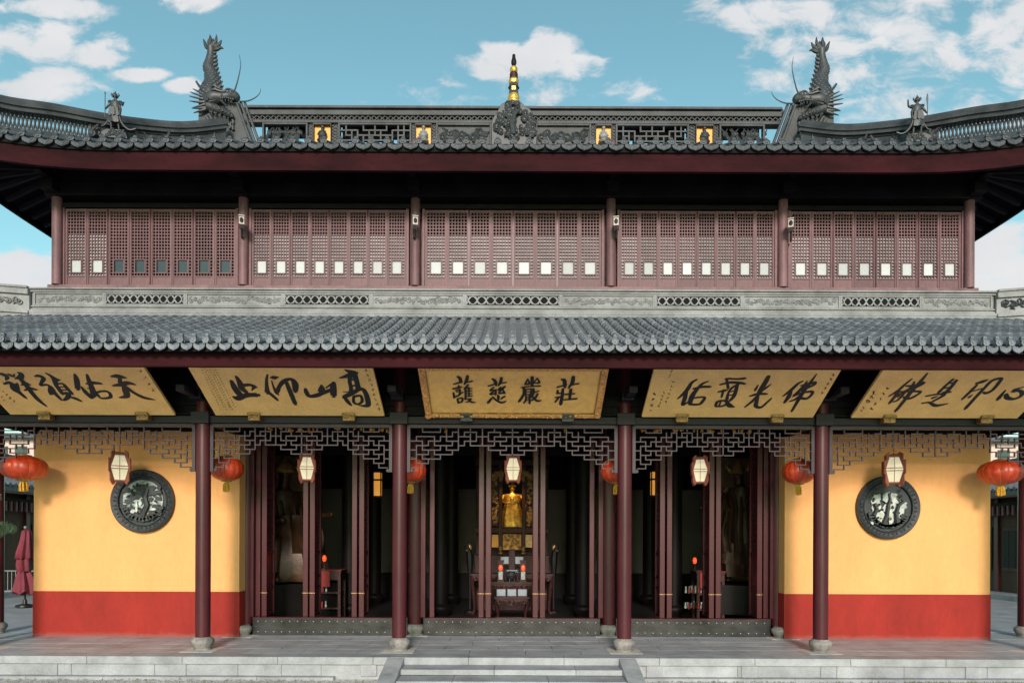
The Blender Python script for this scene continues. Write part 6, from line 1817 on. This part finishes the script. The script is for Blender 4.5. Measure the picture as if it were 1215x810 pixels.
for sx, lab in ((-1, 'pale pink plastered pavilion wall rising behind the left side hall'), (1, 'pale pink plastered pavilion wall rising behind the right side hall')):
    t = thing('pavilion', (sx * 36, 52, 0), lab, 'building', 'pavilions behind the side halls')
    M.setdefault('pinkw', mat('pink_render', (.55, .42, .38), .8, .1, 1))
    b = MB(); b.box(*sorted((sx * 30, sx * 44)), 54, 62, 0, 10.4); part('wall', b, M['pinkw'], t)
    for k in range(9):
        b = MB(); x = sx * (30.6 + 1.5 * k); b.box(*sorted((x, x + sx * .9)), 53.9, 53.99, 8.2, 9.4); f_ = part('window', b, M['glass'], t)
    for z in (7.6, 10.0): b = MB(); b.box(*sorted((sx * 29.5, sx * 44.5)), 53.2, 54, z, z + .35); part('cornice', b, M['tile'], t)

# closed parasol on its stand
Y = 24.2
t = thing('closed_parasol', (xat(30, Y), Y, 0), 'closed maroon parasol standing at the left end of the porch', 'parasol')
b = MB(); b.tube([(0, 0, 0), (0, 0, 2.75)], .035, 8); b.lathe([(.30, 0), (.28, .06), (.08, .10), (.06, .25)], 18); obj('pole', b.mesh('pole', M['blackm'], True), t, keep=False)
def cone(prof, nfold, seed):
    b = MB(); n = 40; b.lathe(prof, n); rq = random.Random(seed)
    for i, (x, y, z) in enumerate(b.v):
        a = math.atan2(y, x); q = 1 + .16 * math.cos(nfold * a + z * 1.3) + .05 * math.cos(3 * a); b.v[i] = (x * q + .05 * math.sin(3 * z), y * q, z + .06 * math.cos(nfold * a) * (1 if z < 1.4 else .3))
    return b
b = cone([(.05, 2.72), (.13, 2.66), (.17, 2.3), (.22, 1.95), (.24, 1.72), (.18, 1.66)], 7, 1); o = obj('canopy_top', b.mesh('canopy_top', M['parasol'], True), t, keep=False)
b = cone([(.17, 1.78), (.20, 1.5), (.20, 1.3), (.16, 1.22), (.22, 1.1), (.32, .75), (.38, .50), (.2, .46)], 6, 2); obj('canopy_skirt', b.mesh('canopy_skirt', M['parasol'], True), t, keep=False)
b = MB(); b.lathe([(.172, 1.20), (.185, 1.225), (.172, 1.25)], 20); obj('tie_strap', b.mesh('tie_strap', M['blackm'], True), t, keep=False)
b = MB(); b.ball((0, 0, 2.78), .05, 8); obj('cap', b.mesh('cap', M['white'], True), t, keep=False)
# crowd barrier
Y = 27.0
t = thing('crowd_barrier', (xat(16, Y), Y, 0), 'pale metal crowd barrier behind the maroon parasol', 'barrier')
b = MB(); b.tube([(-1.0, 0, .02), (-.95, 0, 1.1), (1.0, 0, 1.1), (1.05, 0, .02)], .025, 8); b.tube([(-.98, 0, .3), (1.02, 0, .3)], .02, 6); obj('rail', b.mesh('rail', M['white'], True), t, keep=False)
for k in range(12):
    b = MB(); x = -.84 + .155 * k; b.tube([(x, 0, .3), (x, 0, 1.1)], .012, 5); obj('bar', b.mesh('bar', M['white'], True), t, keep=False)
for k in (-1, 1):
    b = MB(); b.tube([(k * 1.0, -.3, .02), (k * 1.0, 0, .06), (k * 1.0, .3, .02)], .025, 6); obj('foot', b.mesh('foot', M['white'], True), t, keep=False)

# potted pine at the left edge
t = thing('pine_tree', (-12.55, 16.3, .0), 'cloud pruned pine whose green tip enters the picture at the left edge', 'tree')
b = MB(); tr_ = catmull([(0, 0, 0), (.08, 0, .8), (-.10, .05, 1.6), (.05, 0, 2.4), (.0, 0, 3.2), (-.1, 0, 3.8)], 5)
b.tube(tr_, [.13 - .10 * i / (len(tr_) - 1) for i in range(len(tr_))], 9)
lim = [((.02, 0, 2.2), (.30, 0, 2.5), (.50, .0, 2.62)), ((0, 0, 2.6), (-.5, .1, 2.9), (-.8, .1, 2.95)), ((.0, 0, 3.2), (.3, .2, 3.5)), ((0, 0, 1.8), (-.5, -.1, 2.0)), ((-.1, 0, 3.7), (-.15, 0, 4.1))]
for l_ in lim: q = catmull(l_, 4); b.tube(q, [.05 - .03 * i / (len(q) - 1) for i in range(len(q))], 6)
obj('trunk', b.mesh('trunk', M['bark'], True), t, keep=False)
b = MB(); rq = random.Random(19)
for (cx, cy, cz, rx_, rz_) in ((.50, 0, 2.66, .24, .17), (-.8, .1, 3.05, .45, .2), (-.1, .2, 3.4, .3, .17), (-.5, -.1, 2.1, .4, .18), (-.15, 0, 3.9, .3, .2)):
    for k in range(170):
        a, q, h = rq.uniform(0, 6.28), math.sqrt(rq.random()), rq.uniform(-1, 1)
        x, y, z = cx + rx_ * q * math.cos(a), cy + rx_ * q * math.sin(a), cz + rz_ * h * math.sqrt(max(0, 1 - q * q))
        for m_ in range(9):
            d = Vector((rq.gauss(0, 1), rq.gauss(0, 1), rq.gauss(.6, .8))).normalized() * rq.uniform(.05, .09)
            s = d.orthogonal().normalized() * .005
            b.add([(x - s.x, y - s.y, z - s.z), (x + s.x, y + s.y, z + s.z), (x + d.x, y + d.y, z + d.z)], [(0, 1, 2)])
obj('crown', b.mesh('crown', M['pine']), t, keep=False)
